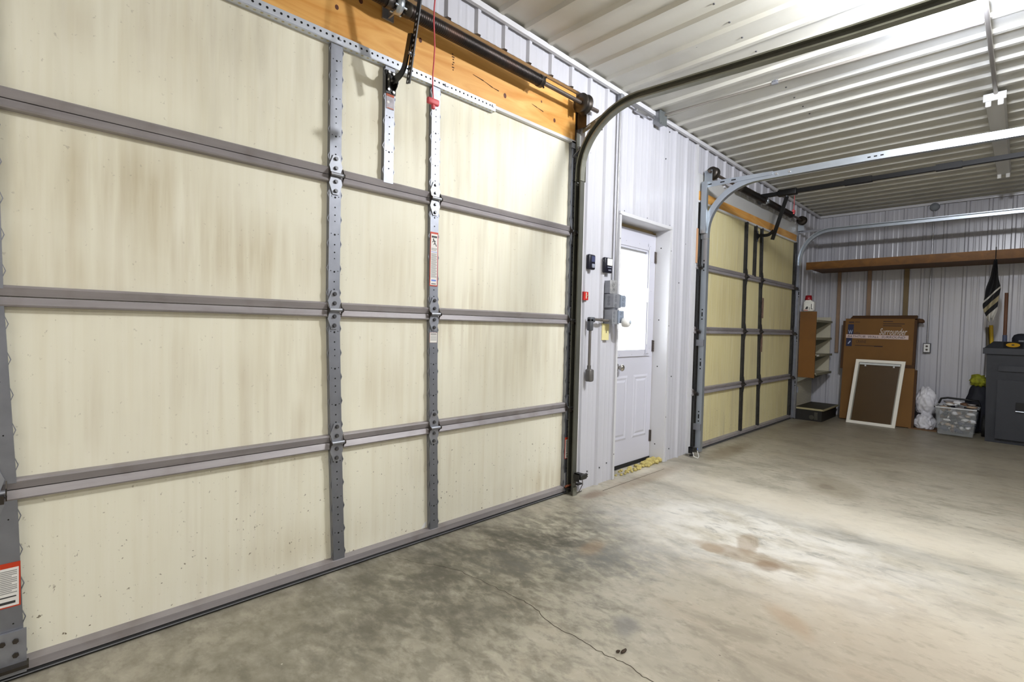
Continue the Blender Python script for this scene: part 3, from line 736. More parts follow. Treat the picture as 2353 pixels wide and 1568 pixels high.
# header boards
hb = MB(); hb.box(-.30, 2.718, Y1+.012, Y1+.05, 2.449, 2.774)
for i, (dz, w_) in enumerate(((.0, .010), (.013, .014), (.028, .008), (.040, .014), (.055, .011), (.068, .014), (.082, .006))):
    hb.box(1.655+random.uniform(-.004, .004), 1.655+w_, Y1+.0112, Y1+.012, 2.545+dz, 2.551+dz, 1)
for x, z, r in ((.878, 2.585, .020), (1.005, 2.583, .010), (1.12, 2.665, .012), (.93, 2.64, .006), (2.05, 2.54, .013), (1.45, 2.62, .011), (2.50, 2.53, .012), (2.37, 2.61, .007)):
    hb.poly([(x+r*.9*math.cos(a), Y1+.0114, z+r*1.15*math.sin(a)) for a in [i*PI/7 for i in range(14)]], [tuple(range(14))], 2)
for pts in (((1.80, 2.575), (1.88, 2.567), (1.95, 2.553), (2.0, 2.55)), ((2.28, 2.567), (2.33, 2.560), (2.39, 2.552))):
    for (a, b), (c, d) in zip(pts, pts[1:]): hb.poly([(a, Y1+.0113, b-.0012), (c, Y1+.0113, d-.003), (c, Y1+.0113, d+.003), (a, Y1+.0113, b+.0012)], [(0, 1, 2, 3)], 3)
tag(hb.build('header_board', [pine, mat('stamp_ink', (.32, .20, .10), .8), mat('dark_knot', (.36, .17, .07), .6, 0, .4, 30), mat('split_shadow', (.25, .13, .05), .9)], base=(1.2, Y1+.012, 2.449)), 'knotty orange pine header board above the near garage door, behind its spring', 'board', 'header boards')
hb = MB(); hb.box(4.475, 7.40, Y2+.002, Y2+.05, 2.392, 2.478)
tag(hb.build('header_board', pine, base=(5.9, Y2, 2.392)), 'narrow orange pine header board above the far garage door', 'board', 'header boards')

# ------------------------------------------------------------------ torsion springs
def spring_prof(L, r, pitch=.011):
    p = [(0, r*.9)]; t = .004
    while t < L-.004:
        p += [(t, r), (t+pitch*.5, r), (t+pitch*.75, r*.955)]; t += pitch
    return p+[(L, r*.9)]
def torsion(label, y, z, xa, xb, springs, xc, drums, r, dr):
    root = thing('torsion_spring_shaft', label, 'spring shaft', ((xa+xb)/2, y, z), group='torsion spring shafts')
    MB().cyl((xa, y, z), (xb, y, z), .0135, seg=14).build('shaft', mat('shaft_steel', (.42, .38, .35), .45, .7, .15, 8), root)
    for a, b in springs:
        MB().lathe((a, y, z), (1, 0, 0), spring_prof(b-a, r), 18).build('spring', springm, root)
        for e, d in ((a, -1), (b, 1)):
            c = MB(); c.lathe((e, y, z), (d, 0, 0), [(-.03, r*1.08), (.0, r*1.08), (.004, r*.7), (.016, r*.62), (.018, r*.4)], 18)
            for q in (.6, 2.6, 4.4): c.cyl((e+d*.006, y+math.cos(q)*r*.62, z+math.sin(q)*r*.62), (e+d*.006, y+math.cos(q)*r*1.2, z+math.sin(q)*r*1.2), .006, seg=6)
            c.build('winding_cone', drumm, root)
    for x in drums:
        d = MB(); d.lathe((x-.028, y, z), (1, 0, 0), [(0, dr*.45), (.002, dr*1.0), (.008, dr*1.0), (.012, dr*.80), (.020, dr*.84), (.028, dr*.80), (.036, dr*.84), (.044, dr*.80), (.050, dr*1.06), (.056, dr*1.06), (.058, dr*.4)], 28)
        d.build('cable_drum', drumm, root)
    c = MB(); yb_ = Y1+.01 if xc < 4 else WY-.002; c.box(xc-.004, xc+.004, y-.012, yb_, z-.028, z+.03); c.box(xc-.03, xc+.03, yb_-.012, yb_-.002, z-.035, z+.06)
    c.lathe((xc-.018, y, z), (1, 0, 0), [(0, .030), (.004, .042), (.032, .042), (.036, .030)], 20, 1)
    for q in (.5, 2.1, 3.7, 5.3): c.cyl((xc-.03, y+math.cos(q)*.036, z+math.sin(q)*.036), (xc+.03, y+math.cos(q)*.036, z+math.sin(q)*.036), .006, seg=6, mi=1)
    c.build('center_bracket', [galvd, newtrack], root)
    return root
ts = torsion('long dark torsion spring on a shaft across the pine header of the near door', 2.118, 2.665, -.30, 2.835, [(.15, 1.225), (1.29, 2.262)], 1.257, [2.672], .0335, .062)
e = MB(); e.box(2.722, 2.727, 2.125, Y1+.008, 2.53, 2.70); e.box(2.722, 2.745, Y1-.002, Y1+.006, 2.47, 2.66); e.build('end_bearing_plate', drumm, ts)
ts = torsion('black torsion spring on a shaft above the far garage door', 2.105, 2.655, 4.56, 7.42, [(5.27, 5.97), (6.04, 6.93)], 6.005, [4.645, 7.345], .036, .055)
for x in (4.60, 7.40): e = MB(); e.box(x-.003, x+.003, 2.09, WY-.012, 2.53, 2.675); e.build('end_bearing_plate', newtrack, ts)

# ------------------------------------------------------------------ tracks
def sweep_channel(mb, path, xw, d, h, w_, th=.003, mi=0):
    """U channel: web at xw, flanges reaching d*w_ ; path in (y,z)"""
    P = [Vector((0, a, b)) for a, b in path]
    prof = [(0, -h), (0, h), (d*w_, h), (d*w_, h-th*3), (d*(w_-th), h-th*3), (d*(w_-th), h-th), (d*th, h-th), (d*th, -h+th), (d*(w_-th), -h+th), (d*(w_-th), -h+th*3), (d*w_, -h+th*3), (d*w_, -h)]
    n = len(prof); pts = []
    for i, p in enumerate(P):
        t_ = (P[min(i+1, len(P)-1)]-P[max(i-1, 0)]).normalized(); nn = Vector((0, -t_.z, t_.y))
        for dx, dn in prof: pts.append(Vector((xw+dx, 0, 0))+p+nn*dn)
    fs = []
    for k in range(len(P)-1): fs += [(k*n+i, k*n+(i+1) % n, (k+1)*n+(i+1) % n, (k+1)*n+i) for i in range(n)]
    mb.poly(pts, fs, mi)
    mb.poly(pts[:n], [tuple(range(n))], mi); mb.poly(pts[-n:], [tuple(range(n))], mi)
def arc_path(y0, z0, y1, z1, n=14):
    """quarter turn from vertical (y0, below z0) to horizontal (beyond y1, z1)"""
    return [(y0+(y1-y0)*(1-math.cos(PI/2*i/n)), z0+(z1-z0)*math.sin(PI/2*i/n)) for i in range(n+1)]
def track(label, xw, d, yv, arc, ext, mv, mh, slots, w_=.048, h=.026):
    root = thing('door_track', label, 'track', (xw, yv, 0), group='overhead door tracks')
    m = MB(); sweep_channel(m, [(yv, .012), (yv, arc[0][1]-.06)], xw, d, h, w_)
    for z in slots:
        for dz, hh in ((-.045, .006), (0, .02), (.045, .006)): m.box(xw-.0042 if d < 0 else xw-.0008, xw-.0028 if d < 0 else xw+.0008, yv-.006, yv+.006, z+dz-hh, z+dz+hh, 1)
    m.build('vertical_track', [mv, holem if xw > 3 else mat('seen_through_slot', (.85, .85, .84), .8)], root)
    m = MB(); sweep_channel(m, [(yv, arc[0][1]-.055)]+arc+ext, xw, d, h, w_)
    if 4 < xw < 5:
        for y in (.79, .83, .87): m.box(xw-.0008, xw+.0008, y-.010, y+.010, 2.505, 2.514, 1)
    m.build('horizontal_track', [mh, holem], root)
    return root
# near door, right hand side: opens towards the door
a1 = arc_path(2.158, 2.22, 1.72, 2.605)
tr = track('weathered track curving from the near door up under the ceiling', 2.735, -1, 2.159, a1, [(1.1, 2.572), (.6, 2.55), (0, 2.535), (-1.2, 2.52)], mat('dark_track_steel', (.34, .34, .31), .5, .4, .12, 7), oldtrack, (.45, .95, 1.40, 1.9), .044, .0245)
b = MB(); b.box(2.700, 2.740, 2.186, 2.190, 2.30, 2.50); b.box(2.737, 2.740, 2.13, 2.190, 2.16, 2.30); b.build('flag_bracket', oldtrack, tr)
for z in (.55, 1.2, 1.75): MB().box(2.737, 2.740, 2.14, 2.190, z-.05, z+.05).build('jamb_bracket', oldtrack, tr)
b = MB(); b.prism([(2.165, 2.50), (2.165, 2.535), (1.85, 2.635), (1.80, 2.635), (1.80, 2.60)], 'x', 2.738, 2.742)
for y in (2.12, 2.04, 1.95): b.prism([(y+.02, 2.535+(2.165-y)*.29-.012), (y-.02, 2.535+(2.165-y)*.29+.002), (y-.02, 2.535+(2.165-y)*.29-.010), (y+.02, 2.535+(2.165-y)*.29-.024)], 'x', 2.7372, 2.7378, 1)
b.build('angle_brace', [oldtrack, mat('seen_through_slot', (.85, .85, .84), .8)], tr)
b = MB(); b.box(2.695, 2.735, 2.127, 2.134, .0, .06); b.build('track_foot', oldtrack, tr)
# far door, left hand side: seen from its bright outer web
a2 = arc_path(2.130, 2.09, 1.66, 2.515)
tr = track('bright galvanized track on the left of the far garage door', 4.575, 1, 2.130, a2, [(.86, 2.512), (.05, 2.495), (-1.2, 2.48)], newtrack, newtrack, (.35, .85, 1.32, 1.78), .046, .0265)
b = MB(); b.box(4.540, 4.572, 2.11, WY-.012, 2.08, 2.56); b.build('flag_bracket', newtrack, tr)
b = MB(); b.prism([(2.165, 2.505), (2.165, 2.56), (1.55, 2.545), (1.55, 2.515), (1.75, 2.512)], 'x', 4.569, 4.573)
for y in (2.10, 1.98, 1.88): b.box(4.5682, 4.5688, y-.02, y+.02, 2.528, 2.538, 1)
b.build('angle_brace', [newtrack, holem], tr)
for y in (1.52, 1.42): MB().cyl((4.574, y, 2.515), (4.566, y, 2.515), .009, seg=8).build('bolt', mat('bolt_bright', (.8, .8, .8), .3, .9), tr)
sp_ = MB()
for dy in (-.012, .012):
    for dz in (-.02, .0, .02): sp_.cyl((4.574, 2.13+dy, 2.065+dz), (4.566, 2.13+dy, 2.065+dz), .006, seg=8)
sp_.box(4.568, 4.572, 2.10, 2.165, 2.03, 2.10); sp_.build('splice_plate', newtrack, tr)
for z in (.25, 1.05): MB().box(4.555, 4.5725, 2.10, WY-.005, z-.03, z+.03).build('jamb_bracket', galvd, tr)
# far door, right hand side
a3 = arc_path(2.140, 2.13, 1.78, 2.510)
tr = track('grey track curving over at the right of the far door, beside the shelving', 7.462, -1, 2.140, a3, [(.95, 2.503), (.05, 2.500), (-1.2, 2.49)], galvd, newtrack, (.5, 1.1, 1.7), .044, .025)
b = MB(); b.box(7.44, 7.47, 2.168, 2.176, 2.2, 2.56); b.prism([(2.165, 2.51), (2.165, 2.54), (1.7, 2.535), (1.7, 2.515)], 'x', 7.464, 7.467); b.build('flag_bracket', galvd, tr)
for z in (.4, 1.0, 1.5): MB().box(7.4635, 7.468, 2.10, WY-.002, z-.04, z+.04).build('jamb_bracket', galvd, tr)

# ------------------------------------------------------------------ openers
def opener(label, xo, zr, ystart, arm, bend, cord, m_, near_):
    root = thing('door_opener', label, 'garage door opener', (xo, ystart, zr), group='garage door openers')
    r = MB(); r.box(xo-.022, xo+.022, -1.3, ystart, zr-.02, zr+.02)
    r.build('rail', m_, root)
    if not near_:
        for a, b in ((1.33, 1.10), (.62, .44)):
            MB().box(xo-.030, xo+.030, b, a, zr-.026, zr+.028).build('rail_sleeve', m_, root)
    MB().box(xo-.03, xo+.03, ystart-.01, ystart+.02, zr-.03, zr+.04).build('header_bracket', m_, root)
    ty, tz = arm[0]
    t_ = MB(); t_.bbox(xo-.035, xo+.035, ty-.10, ty+.09, tz+.005, zr+.032, .008); t_.build('trolley', m_, root)
    m = MB(); m.tube([(xo+.004, y, z) for y, z in arm], 0, flat=(.006, .030) if near_ else (.010, .040))
    if near_:
        P0 = Vector((0, arm[0][0], arm[0][1])); P1 = Vector((0, arm[-1][0], arm[-1][1]))
        for k in range(14):
            q = P0.lerp(P1, .32+.66*k/13); m.disc((xo+.0002, q.y, q.z), (-1, 0, 0), .006, 8, 1)
    m.build('straight_arm', [m_, mat('bright_slot', (.80, .82, .85), .4, .5)], root)
    m = MB(); m.tube([(xo-.006, y, z) for y, z in bend], 0, flat=(.008, .034))
    m.build('curved_arm', m_, root)
    m = MB(); m.cyl((xo-.014, arm[-2][0], arm[-2][1]), (xo+.014, arm[-2][0], arm[-2][1]), .008, seg=8); m.build('arm_bolt', galv, root)
    (cy, cz0, cz1, cx) = cord
    m = MB(); m.tube([(cx+.004*math.sin(k*1.3), cy, cz0+(cz1-cz0)*k/10) for k in range(11)], .0032, 6); m.build('release_cord', pinkp, root)
    m = MB(); m.bbox(cx-.030, cx+.030, cy-.009, cy+.009, cz1-.022, cz1+.006, .006); m.bbox(cx-.006, cx+.010, cy-.007, cy+.007, cz1-.040, cz1-.02, .004); m.build('release_handle', pinkp, root)
    return root
def curve_pts(pts, n=8):
    """smooth path through control points"""
    P = [Vector((a, b, 0)) for a, b in pts]; P = [P[0]]+P+[P[-1]]; out = []
    for i in range(1, len(P)-2):
        for k in range(n):
            t_ = k/n; a, b, c, d = P[i-1], P[i], P[i+1], P[i+2]
            q = .5*((2*b)+(c-a)*t_+(2*a-5*b+4*c-d)*t_*t_+(3*b-3*c+d-a)*t_**3); out.append((q.x, q.y))
    return out+[(pts[-1][0], pts[-1][1])]
opener('black opener arm bolted to the near door, red release cord hanging from it', 1.275, 2.755, 2.16, [(1.945, 2.71), (2.02, 2.41), (2.05, 2.285)],
       curve_pts([(2.170, 2.335), (2.115, 2.338), (2.075, 2.36), (2.052, 2.41), (2.022, 2.50)]), (1.86, 2.72, 2.155, 1.288), blackm, True)
opener('black overhead opener rail and arm serving the far garage door', 5.96, 2.70, 2.165, [(1.866, 2.66), (2.0, 2.20)],
       curve_pts([(2.135, 2.262), (2.075, 2.255), (2.03, 2.262), (1.985, 2.30)]), (1.80, 2.66, 2.50, 5.99), mat('matte_black_steel', (.05, .05, .05), .45, .2), False)

# ------------------------------------------------------------------ photo eyes
def photo_eye(label, x, y, z, wire, lens):
    root = thing('safety_sensor', label, 'sensor', (x, y, z), group='door safety sensors')
    m = MB(); m.box(x-.02, x+.02, y-.02, y+.02, z+.03, z+.036); m.box(x-.02, x-.014, y-.02, y+.02, z-.02, z+.036); m.box(x-.014, x+.03, y-.012, y+.012, z-.045, z-.035); m.build('bracket', blackm, root)
    m = MB(); m.bbox(x+.004, x+.075, y-.022, y+.020, z-.014, z+.020, .008); m.cyl((x+.07, y, z+.003), (x+.092, y, z+.003), .015, seg=14); m.build('housing', mat('dark_olive_plastic', (.15, .15, .13), .4), root)
    m = MB(); m.disc((x+.0925, y, z+.003), (1, 0, 0), .011, 14); m.box(x+.076, x+.080, y-.024, y-.020, z+.005, z+.012); m.build('lens', lens, root)
    m = MB(); m.tube(wire, .0028, 6); m.build('wire', mat('wire_sheath', (.32, .30, .27), .6) if lens is whitep else whitep, root)
p = at(1330, 1100, 'y', 2.10)
photo_eye('black safety sensor at the foot of the near door track', p.x+.0, 2.105, p.z, [(p.x+.04, 2.10, p.z-.012), (p.x+.045, 2.10, p.z-.05), (p.x+.03, 2.12, .02), (p.x+.0, 2.14, .008), (p.x+.10, 2.15, .006)], whitep)
p = at(1592, 1033, 'y', 2.09)
photo_eye('black safety sensor with white wire at the foot of the far door track', p.x-.03, 2.09, .06, [(p.x+.05, 2.07, .05), (p.x+.02, 2.04, .012), (p.x-.04, 2.02, .008), (p.x-.06, 2.05, .02), (p.x-.03, 2.075, .05)], mat('blue_led', (.6, .7, 1.0), .3, emit=.6))

# ------------------------------------------------------------------ things on the wall between the doors
YW = WY-.012
def on_wall(px, py): return at(px, py, 'y', 2.16)
# two door stations
b = thing('door_control', 'black wall control with a small button, left of the two', 'control', (2.855, YW, 1.63), group='opener wall controls')
m = MB(); m.bbox(2.818, 2.894, YW-.026, YW+.004, 1.577, 1.684, .010); m.build('body', mat('black_blue_plastic', (.06, .06, .12), .35), b)
m = MB(); m.bbox(2.848, 2.880, YW-.031, YW-.024, 1.590, 1.618, .003); m.build('button', mat('grey_button', (.55, .57, .63), .4), b)
m = MB(); m.box(2.845, 2.884, YW-.0275, YW-.0255, 1.632, 1.672); m.build('cover_plate', mat('slate_plastic', (.24, .26, .38), .4), b)
b = thing('door_control', 'black wall control with a large white push bar', 'control', (3.057, YW, 1.63), group='opener wall controls')
m = MB(); m.bbox(3.010, 3.104, YW-.024, YW+.004, 1.572, 1.684, .008); m.build('body', mat('black_blue_plastic', (.06, .06, .12), .35), b)
m = MB(); m.bbox(3.034, 3.096, YW-.032, YW-.022, 1.625, 1.676, .005); m.build('push_bar', whitep, b)
for xx in (3.058, 3.076):
    m = MB(); m.cyl((xx, YW-.022, 1.592), (xx, YW-.028, 1.592), .006, seg=10); m.build('button', mat('grey_button', (.55, .57, .63), .4), b)
MB().box(3.040, 3.090, YW-.0255, YW-.0235, 1.611, 1.616).build('indicator', mat('grey_button', (.55, .57, .63), .4), b)
# red latch tag
b = thing('wall_tag', 'small red plastic tag at the edge of the near door opening', 'tag', (2.805, YW, 1.39))
m = MB(); m.box(2.782, 2.834, YW-.014, YW+.002, 1.360, 1.418); m.build('plate', redp, b)
m = MB(); m.box(2.802, 2.812, YW-.018, YW-.012, 1.37, 1.412); m.cyl((2.826, YW-.012, 1.39), (2.826, YW-.026, 1.39), .006, seg=8); m.build('lever', mat('pale_lever', (.82, .74, .66), .5), b)
# electrical boxes
boxm = mat('box_grey_steel', (.60, .61, .63), .45, .5, .12, 18)
def outlet_face(mb, cx, cz, y, mi):
    for dz in (-.019, .019):
        mb.cyl((cx, y+.003, cz+dz), (cx, y-.002, cz+dz), .0165, seg=16, mi=0)
        for dx in (-.006, .006): mb.box(cx+dx-.0014, cx+dx+.0014, y-.0026, y-.0018, cz+dz-.004, cz+dz+.006, mi)
        mb.disc((cx, y-.0026, cz+dz-.009), (0, -1, 0), .003, 8, mi)
b = thing('receptacle_box', 'shallow steel outlet box with a scuffed face, topmost beside the entry door', 'electrical box', (3.09, YW, 1.47), group='surface electrical boxes')
m = MB(); m.box(3.050, 3.134, YW-.045, YW+.004, 1.424, 1.516); m.build('box', boxm, b)
m = MB(); m.bbox(3.046, 3.138, YW-.049, YW-.045, 1.420, 1.520, .002); outlet_face(m, 3.092, 1.470, YW-.0495, 1); m.build('cover', [mat('scuffed_plate', (.66, .66, .66), .4, .4, .25, 40), label_ink], b)
b = thing('receptacle_box', 'square steel box with an outlet facing sideways, in the middle of the boxes', 'electrical box', (3.12, YW, 1.37), group='surface electrical boxes')
m = MB(); m.box(3.054, 3.150, YW-.075, YW+.004, 1.318, 1.418)
for dz in (1.345, 1.37, 1.394): m.lathe((3.0535, YW-.035, dz), (-1, 0, 0), [(0, .012), (.0008, .012), (.0008, .010)], 14, 1)
for dz in (1.335, 1.372, 1.400): m.lathe((3.085, YW-.0755, dz), (0, -1, 0), [(0, .013), (.0010, .013), (.0010, .011)], 14, 1)
m.build('box', [boxm, mat('knockout_grey', (.50, .51, .53), .5, .4)], b)
m = MB(); m.prism([(3.150+math.cos(a)*.0, 0) for a in ()] or [(3.135, 1.325), (3.195, 1.325), (3.205, 1.335), (3.205, 1.402), (3.195, 1.412), (3.135, 1.412)], 'y', YW-.082, YW-.070); outlet_face(m, 3.172, 1.368, YW-.0828, 1)
m.build('cover', [mat('blue_grey_plate', (.58, .62, .68), .4, .3), label_ink], b)
b = thing('receptacle_box', 'lower steel box carrying the white plug-in night light', 'electrical box', (3.10, YW, 1.25), group='surface electrical boxes')
m = MB(); m.box(3.058, 3.150, YW-.065, YW+.004, 1.198, 1.303)
for dz in (1.225, 1.252, 1.28): m.lathe((3.085, YW-.0655, dz), (0, -1, 0), [(0, .012), (.001, .012), (.001, .010)], 14, 1)
m.build('box', [boxm, mat('knockout_grey', (.50, .51, .53), .5, .4)], b)
m = MB(); m.box(3.125, 3.200, YW-.072, YW-.064, 1.205, 1.298); outlet_face(m, 3.165, 1.262, YW-.073, 1); m.build('cover', [mat('blue_grey_plate', (.58, .62, .68), .4, .3), label_ink], b)
nl = thing('night_light', 'round white plug-in night light on the lower electrical box', 'night light', (3.19, YW-.073, 1.215))
m = MB(); m.lathe((3.178, YW-.074, 1.212), (.15, -1, 0), [(0, .020), (.006, .034), (.030, .037), (.050, .033), (.060, .022), (.063, .004)], 24); m.build('body', whitep, nl)
m = MB(); m.lathe((3.188, YW-.136, 1.214), (.15, -1, 0), [(0, .014), (.004, .012), (.005, .002)], 16); m.build('sensor_eye', mat('pale_blue_dome', (.72, .76, .80), .25), nl)
# conduits
cm = mat('conduit_steel', (.70, .70, .71), .3, .85, .05, 8)
b = thing('wall_conduit', 'thin steel conduit dropping from the ceiling elbow to the boxes beside the door', 'conduit', (3.157, YW, 1.52), group='electrical conduits')
m = MB(); m.cyl((3.155, YW-.014, 1.416), (3.157, YW-.014, 2.82), .0095, seg=12); m.cyl((3.155, YW-.014, 1.416), (3.155, YW-.014, 1.45), .014, seg=12)
m.build('pipe', cm, b)
m = MB(); m.bbox(3.138, 3.178, YW-.036, YW+.0, 2.81, 2.90, .006); m.cyl((3.158, YW-.016, 2.88), (3.215, YW-.016, 2.875), .013, seg=12); m.build('elbow_body', boxm, b)
m = MB(); m.cyl((3.21, YW-.016, 2.873), (3.63, YW-.016, 2.868), .0095, seg=12); m.bbox(3.36, 3.52, YW-.028, YW-.002, 2.84, 2.866, .004); m.build('cross_pipe', cm, b)
b = thing('junction_box', 'small grey junction box hanging under the ceiling corner', 'junction box', (3.71, YW, 2.86))
m = MB(); m.box(3.645, 3.745, YW-.060, YW+.002, 2.835, 2.925); m.build('body', boxm, b)
m = MB(); m.box(3.637, 3.752, YW-.064, YW-.060, 2.822, 2.93); m.disc((3.66, YW-.0645, 2.83), (0, -1, 0), .004, 6, 1); m.build('cover', [mat('dull_box_cover', (.47, .49, .49), .5, .5, .1, 12), holem], b)
b = thing('wall_conduit', 'short conduit from the lower box round an elbow and down the white wall', 'conduit', (2.85, YW, 1.2), group='electrical conduits')
m = MB(); m.cyl((2.87, YW-.03, 1.228), (3.06, YW-.03, 1.222), .010, seg=12); m.cyl((2.97, YW-.03, 1.225), (2.99, YW-.03, 1.225), .013, seg=12); m.cyl((2.845, YW-.03, 1.19), (2.845, YW-.03, .88), .010, seg=12); m.build('pipe', mat('brown_grey_conduit', (.52, .50, .48), .4, .6), b)
m = MB(); m.bbox(2.828, 2.885, YW-.046, YW-.012, 1.205, 1.242, .008); m.bbox(2.828, 2.864, YW-.046, YW-.012, 1.145, 1.235, .008); m.build('elbow_body', mat('dark_fitting', (.40, .41, .43), .45, .5), b)
m = MB(); m.bbox(2.826, 2.872, YW-.058, YW-.006, .785, .875, .012); m.cyl((2.845, YW-.03, .87), (2.845, YW-.03, .90), .014, seg=12); m.build('end_fitting', mat('fitting_grey', (.46, .45, .44), .4, .5), b)
m = MB(); m.bbox(2.871, 2.879, YW-.050, YW-.016, .793, .867, .003); m.build('fitting_cover', mat('fitting_cover_bright', (.72, .72, .71), .35, .6), b)
m = MB(); m.box(3.026, 3.112, YW-.003, YW+.001, 1.078, 1.200); m.box(3.075, 3.083, YW-.0036, YW-.003, 1.13, 1.15, 1)
tag(m.build('note_card', [mat('pale_yellow_card', (.86, .82, .60), .7), label_ink], base=(3.07, YW, 1.078)), 'pale yellow card on the wall under the electrical boxes', 'card')

# ------------------------------------------------------------------ ceiling fittings
b = thing('ceiling_conduit', 'conduit running across the ceiling ribs from the corner junction box', 'conduit', (3.72, 2.1, 2.93), group='electrical conduits')
zz = zc(3.72)-.031
m = MB(); m.cyl((3.716, YW-.03, zz), (3.80, .22, zz), .0095, seg=10); m.build('pipe', mat('dull_conduit', (.62, .60, .57), .4, .6), b)
m = MB(); m.cyl((3.748, 1.30, zz), (3.750, 1.26, zz), .014, seg=10); m.box(3.73, 3.77, 1.27, 1.29, zz, zz+.012); m.build('coupling', galvd, b)
zz = zc(4.3)-.034
b = thing('ceiling_conduit', 'conduit joining the lit lamp to the unlit strip light along the ceiling', 'conduit', (4.3, .2, zz), group='electrical conduits')
m = MB(); m.cyl((2.9, .205, zz), (4.96, .205, zz), .0125, seg=12); m.build('pipe', mat('dull_conduit', (.62, .60, .57), .4, .6), b)
zf = zc(6)-.021
b = thing('strip_light', 'unlit white strip light fixture with empty tube sockets on the ceiling', 'light fixture', (6.08, .21, zf))
m = MB(); m.hexa([(4.94, .165, zf-.045), (7.24, .165, zf-.045), (7.24, .255, zf-.045), (4.94, .255, zf-.045), (4.94, .155, zf), (7.24, .155, zf), (7.24, .265, zf), (4.94, .265, zf)]); m.build('housing', mat('white_enamel', (.80, .80, .79), .4), b)
for x, d in ((4.93, 1), (7.23, -1)):
    for y in (.178, .242):
        m = MB(); m.bbox(min(x, x+d*.022), max(x, x+d*.022), y-.016, y+.016, zf-.085, zf-.020, .006); m.build('tube_socket', whitep, b)
m = MB(); m.box(4.925, 4.945, .150, .270, zf-.048, zf+.004); m.build('end_plate', whitep, b)
# the lit lamp
b = thing('ceiling_lamp', 'lit bare bulb blazing at the top edge of the picture', 'lamp', (3.42, .235, zc(3.42)))
m = MB(); m.cyl((3.42, .235, zc(3.42)-.005), (3.42, .235, zc(3.42)-.055), .045, .035, seg=16); m.build('lamp_holder', whitep, b)
m = MB(); m.lathe((3.42, .235, zc(3.42)-.05), (0, 0, -1), [(0, .016), (.02, .026), (.05, .036), (.075, .034), (.095, .020), (.102, .004)], 16); m.build('bulb', mat('lit_bulb', (.95, .97, 1.0), .4, emit=60), b)

# ------------------------------------------------------------------ along the back wall
# deep timber shelf on wall cleats
sh = thing('wall_shelf', 'long brown timber shelf high across the back wall', 'shelf', (7.7, 1.0, 2.03))
m = MB(); m.box(7.66, 7.70, -1.6, 2.12, 2.035, 2.135); m.build('front_board', beamw, sh)
m = MB(); m.box(7.70, XB-.012, -1.6, 2.10, 2.050, 2.085); m.build('shelf_deck', mat('dark_shelf_boards', (.36, .24, .13), .7, 0, .15, 5, (4, .5, 1)), sh)
for px, hw, zb, mm in ((1926, .020, .90, tanwood), (1995, .022, .3, tanwood), (2080, .026, .3, mat('olive_stud_wood', (.50, .43, .31), .75, 0, .12, 5, (4, 4, .5)))):
    y = at(px, 720, 'x', XB-.02).y
    m = MB(); m.box(XB-.035, XB-.0105, y-hw, y+hw, zb, 2.05); m.build('wall_cleat', mm, sh)
# conduit, outlet, box
p = at(2130, 800, 'x', XB-.03); yv = p.y
b = thing('back_wall_conduit', 'thin conduit climbing the back wall to a round box at the ceiling', 'conduit', (XB-.03, yv, p.z+.06), group='electrical conduits')
m = MB(); m.cyl((XB-.022, yv, p.z+.05), (XB-.022, yv-.005, 2.80), .010, seg=10); m.build('pipe', cm, b)
m = MB(); m.lathe((XB-.012, yv-.01, 2.825), (-1, 0, 0), [(0, .05), (.035, .05), (.045, .044), (.047, .01)], 16); m.build('round_box', mat('grey_box_paint', (.50, .52, .54), .5), b)
m = MB(); m.cyl((XB-.025, yv-.05, 2.862), (XB-.025, -1.5, 2.862), .010, seg=10); m.cyl((XB-.025, yv-.02, 2.84), (XB-.025, yv-.06, 2.862), .010, seg=10); m.build('cross_pipe', cm, b)
o = thing('wall_outlet', 'white double outlet in a grey box on the back wall', 'outlet', (XB-.03, yv, p.z))
m = MB(); m.box(XB-.055, XB-.010, yv-.038, yv+.038, p.z-.062, p.z+.062); m.build('box', mat('dark_outlet_box', (.32, .32, .33), .5, .3), o)
m = MB(); m.box(XB-.060, XB-.055, yv-.030, yv+.030, p.z-.052, p.z+.052)
for dz in (-.022, .022): m.cyl((XB-.060, yv, p.z+dz), (XB-.0615, yv, p.z+dz), .013, seg=12, mi=1)
m.build('face_plate', [whitep, mat('socket_brown', (.28, .24, .20), .5)], o)

# gondola shelving in the corner
g = thing('shelving_unit', 'cream metal shelving unit with brown end panel standing in the corner', 'shelving', (7.85, 2.0, 0))
gx0_, gx1_, gyb, gyf = 7.50, 8.20, 2.145, 1.925
m = MB(); m.box(gx0_, gx1_, gyb-.01, gyb+.006, .16, 1.445)
z = .17
while z < .60: m.box(gx0_, gx1_, gyb-.0125, gyb-.010, z, z+.003, 1); z += .022
m.build('back_panel', [cream, mat('panel_groove', (.58, .56, .50), .6)], g)
m = MB(); m.box(gx0_-.045, gx0_-.03, gyf-.01, 2.110, .575, 1.455); m.build('end_panel', brownpanel, g)
m = MB(); m.box(gx1_, gx1_+.012, gyf+.0, gyb, .60, 1.40); m.build('far_panel', cream, g)
for k, zz in enumerate((1.335, 1.10, .875, .625)):
    m = MB(); m.box(gx0_-.03, gx1_+.01, gyf-.012-.012*(k > 1), gyb-.012, zz, zz+.010); m.box(gx0_-.03, gx1_+.01, gyf-.018-.012*(k > 1), gyf-.010-.012*(k > 1), zz-.018, zz+.012, 1)
    s = m.build('shelf', [cream, mat('olive_shelf_lip', (.52, .51, .43), .5)], g)
    for x in (gx0_-.028, gx1_-.004):
        m = MB(); m.prism([(gyb-.013, zz), (gyf+.0, zz), (gyf+.02, zz-.02), (gyb-.013, zz-.13)], 'x', x, x+.003)
        m.build('shelf_bracket', mat('bracket_grey', (.50, .50, .45), .5), s)
    if k == 2: MB().box(gx0_-.032, gx0_+.06, gyf-.0325, gyf-.030, zz-.012, zz+.008).build('price_tag', whitep, s)
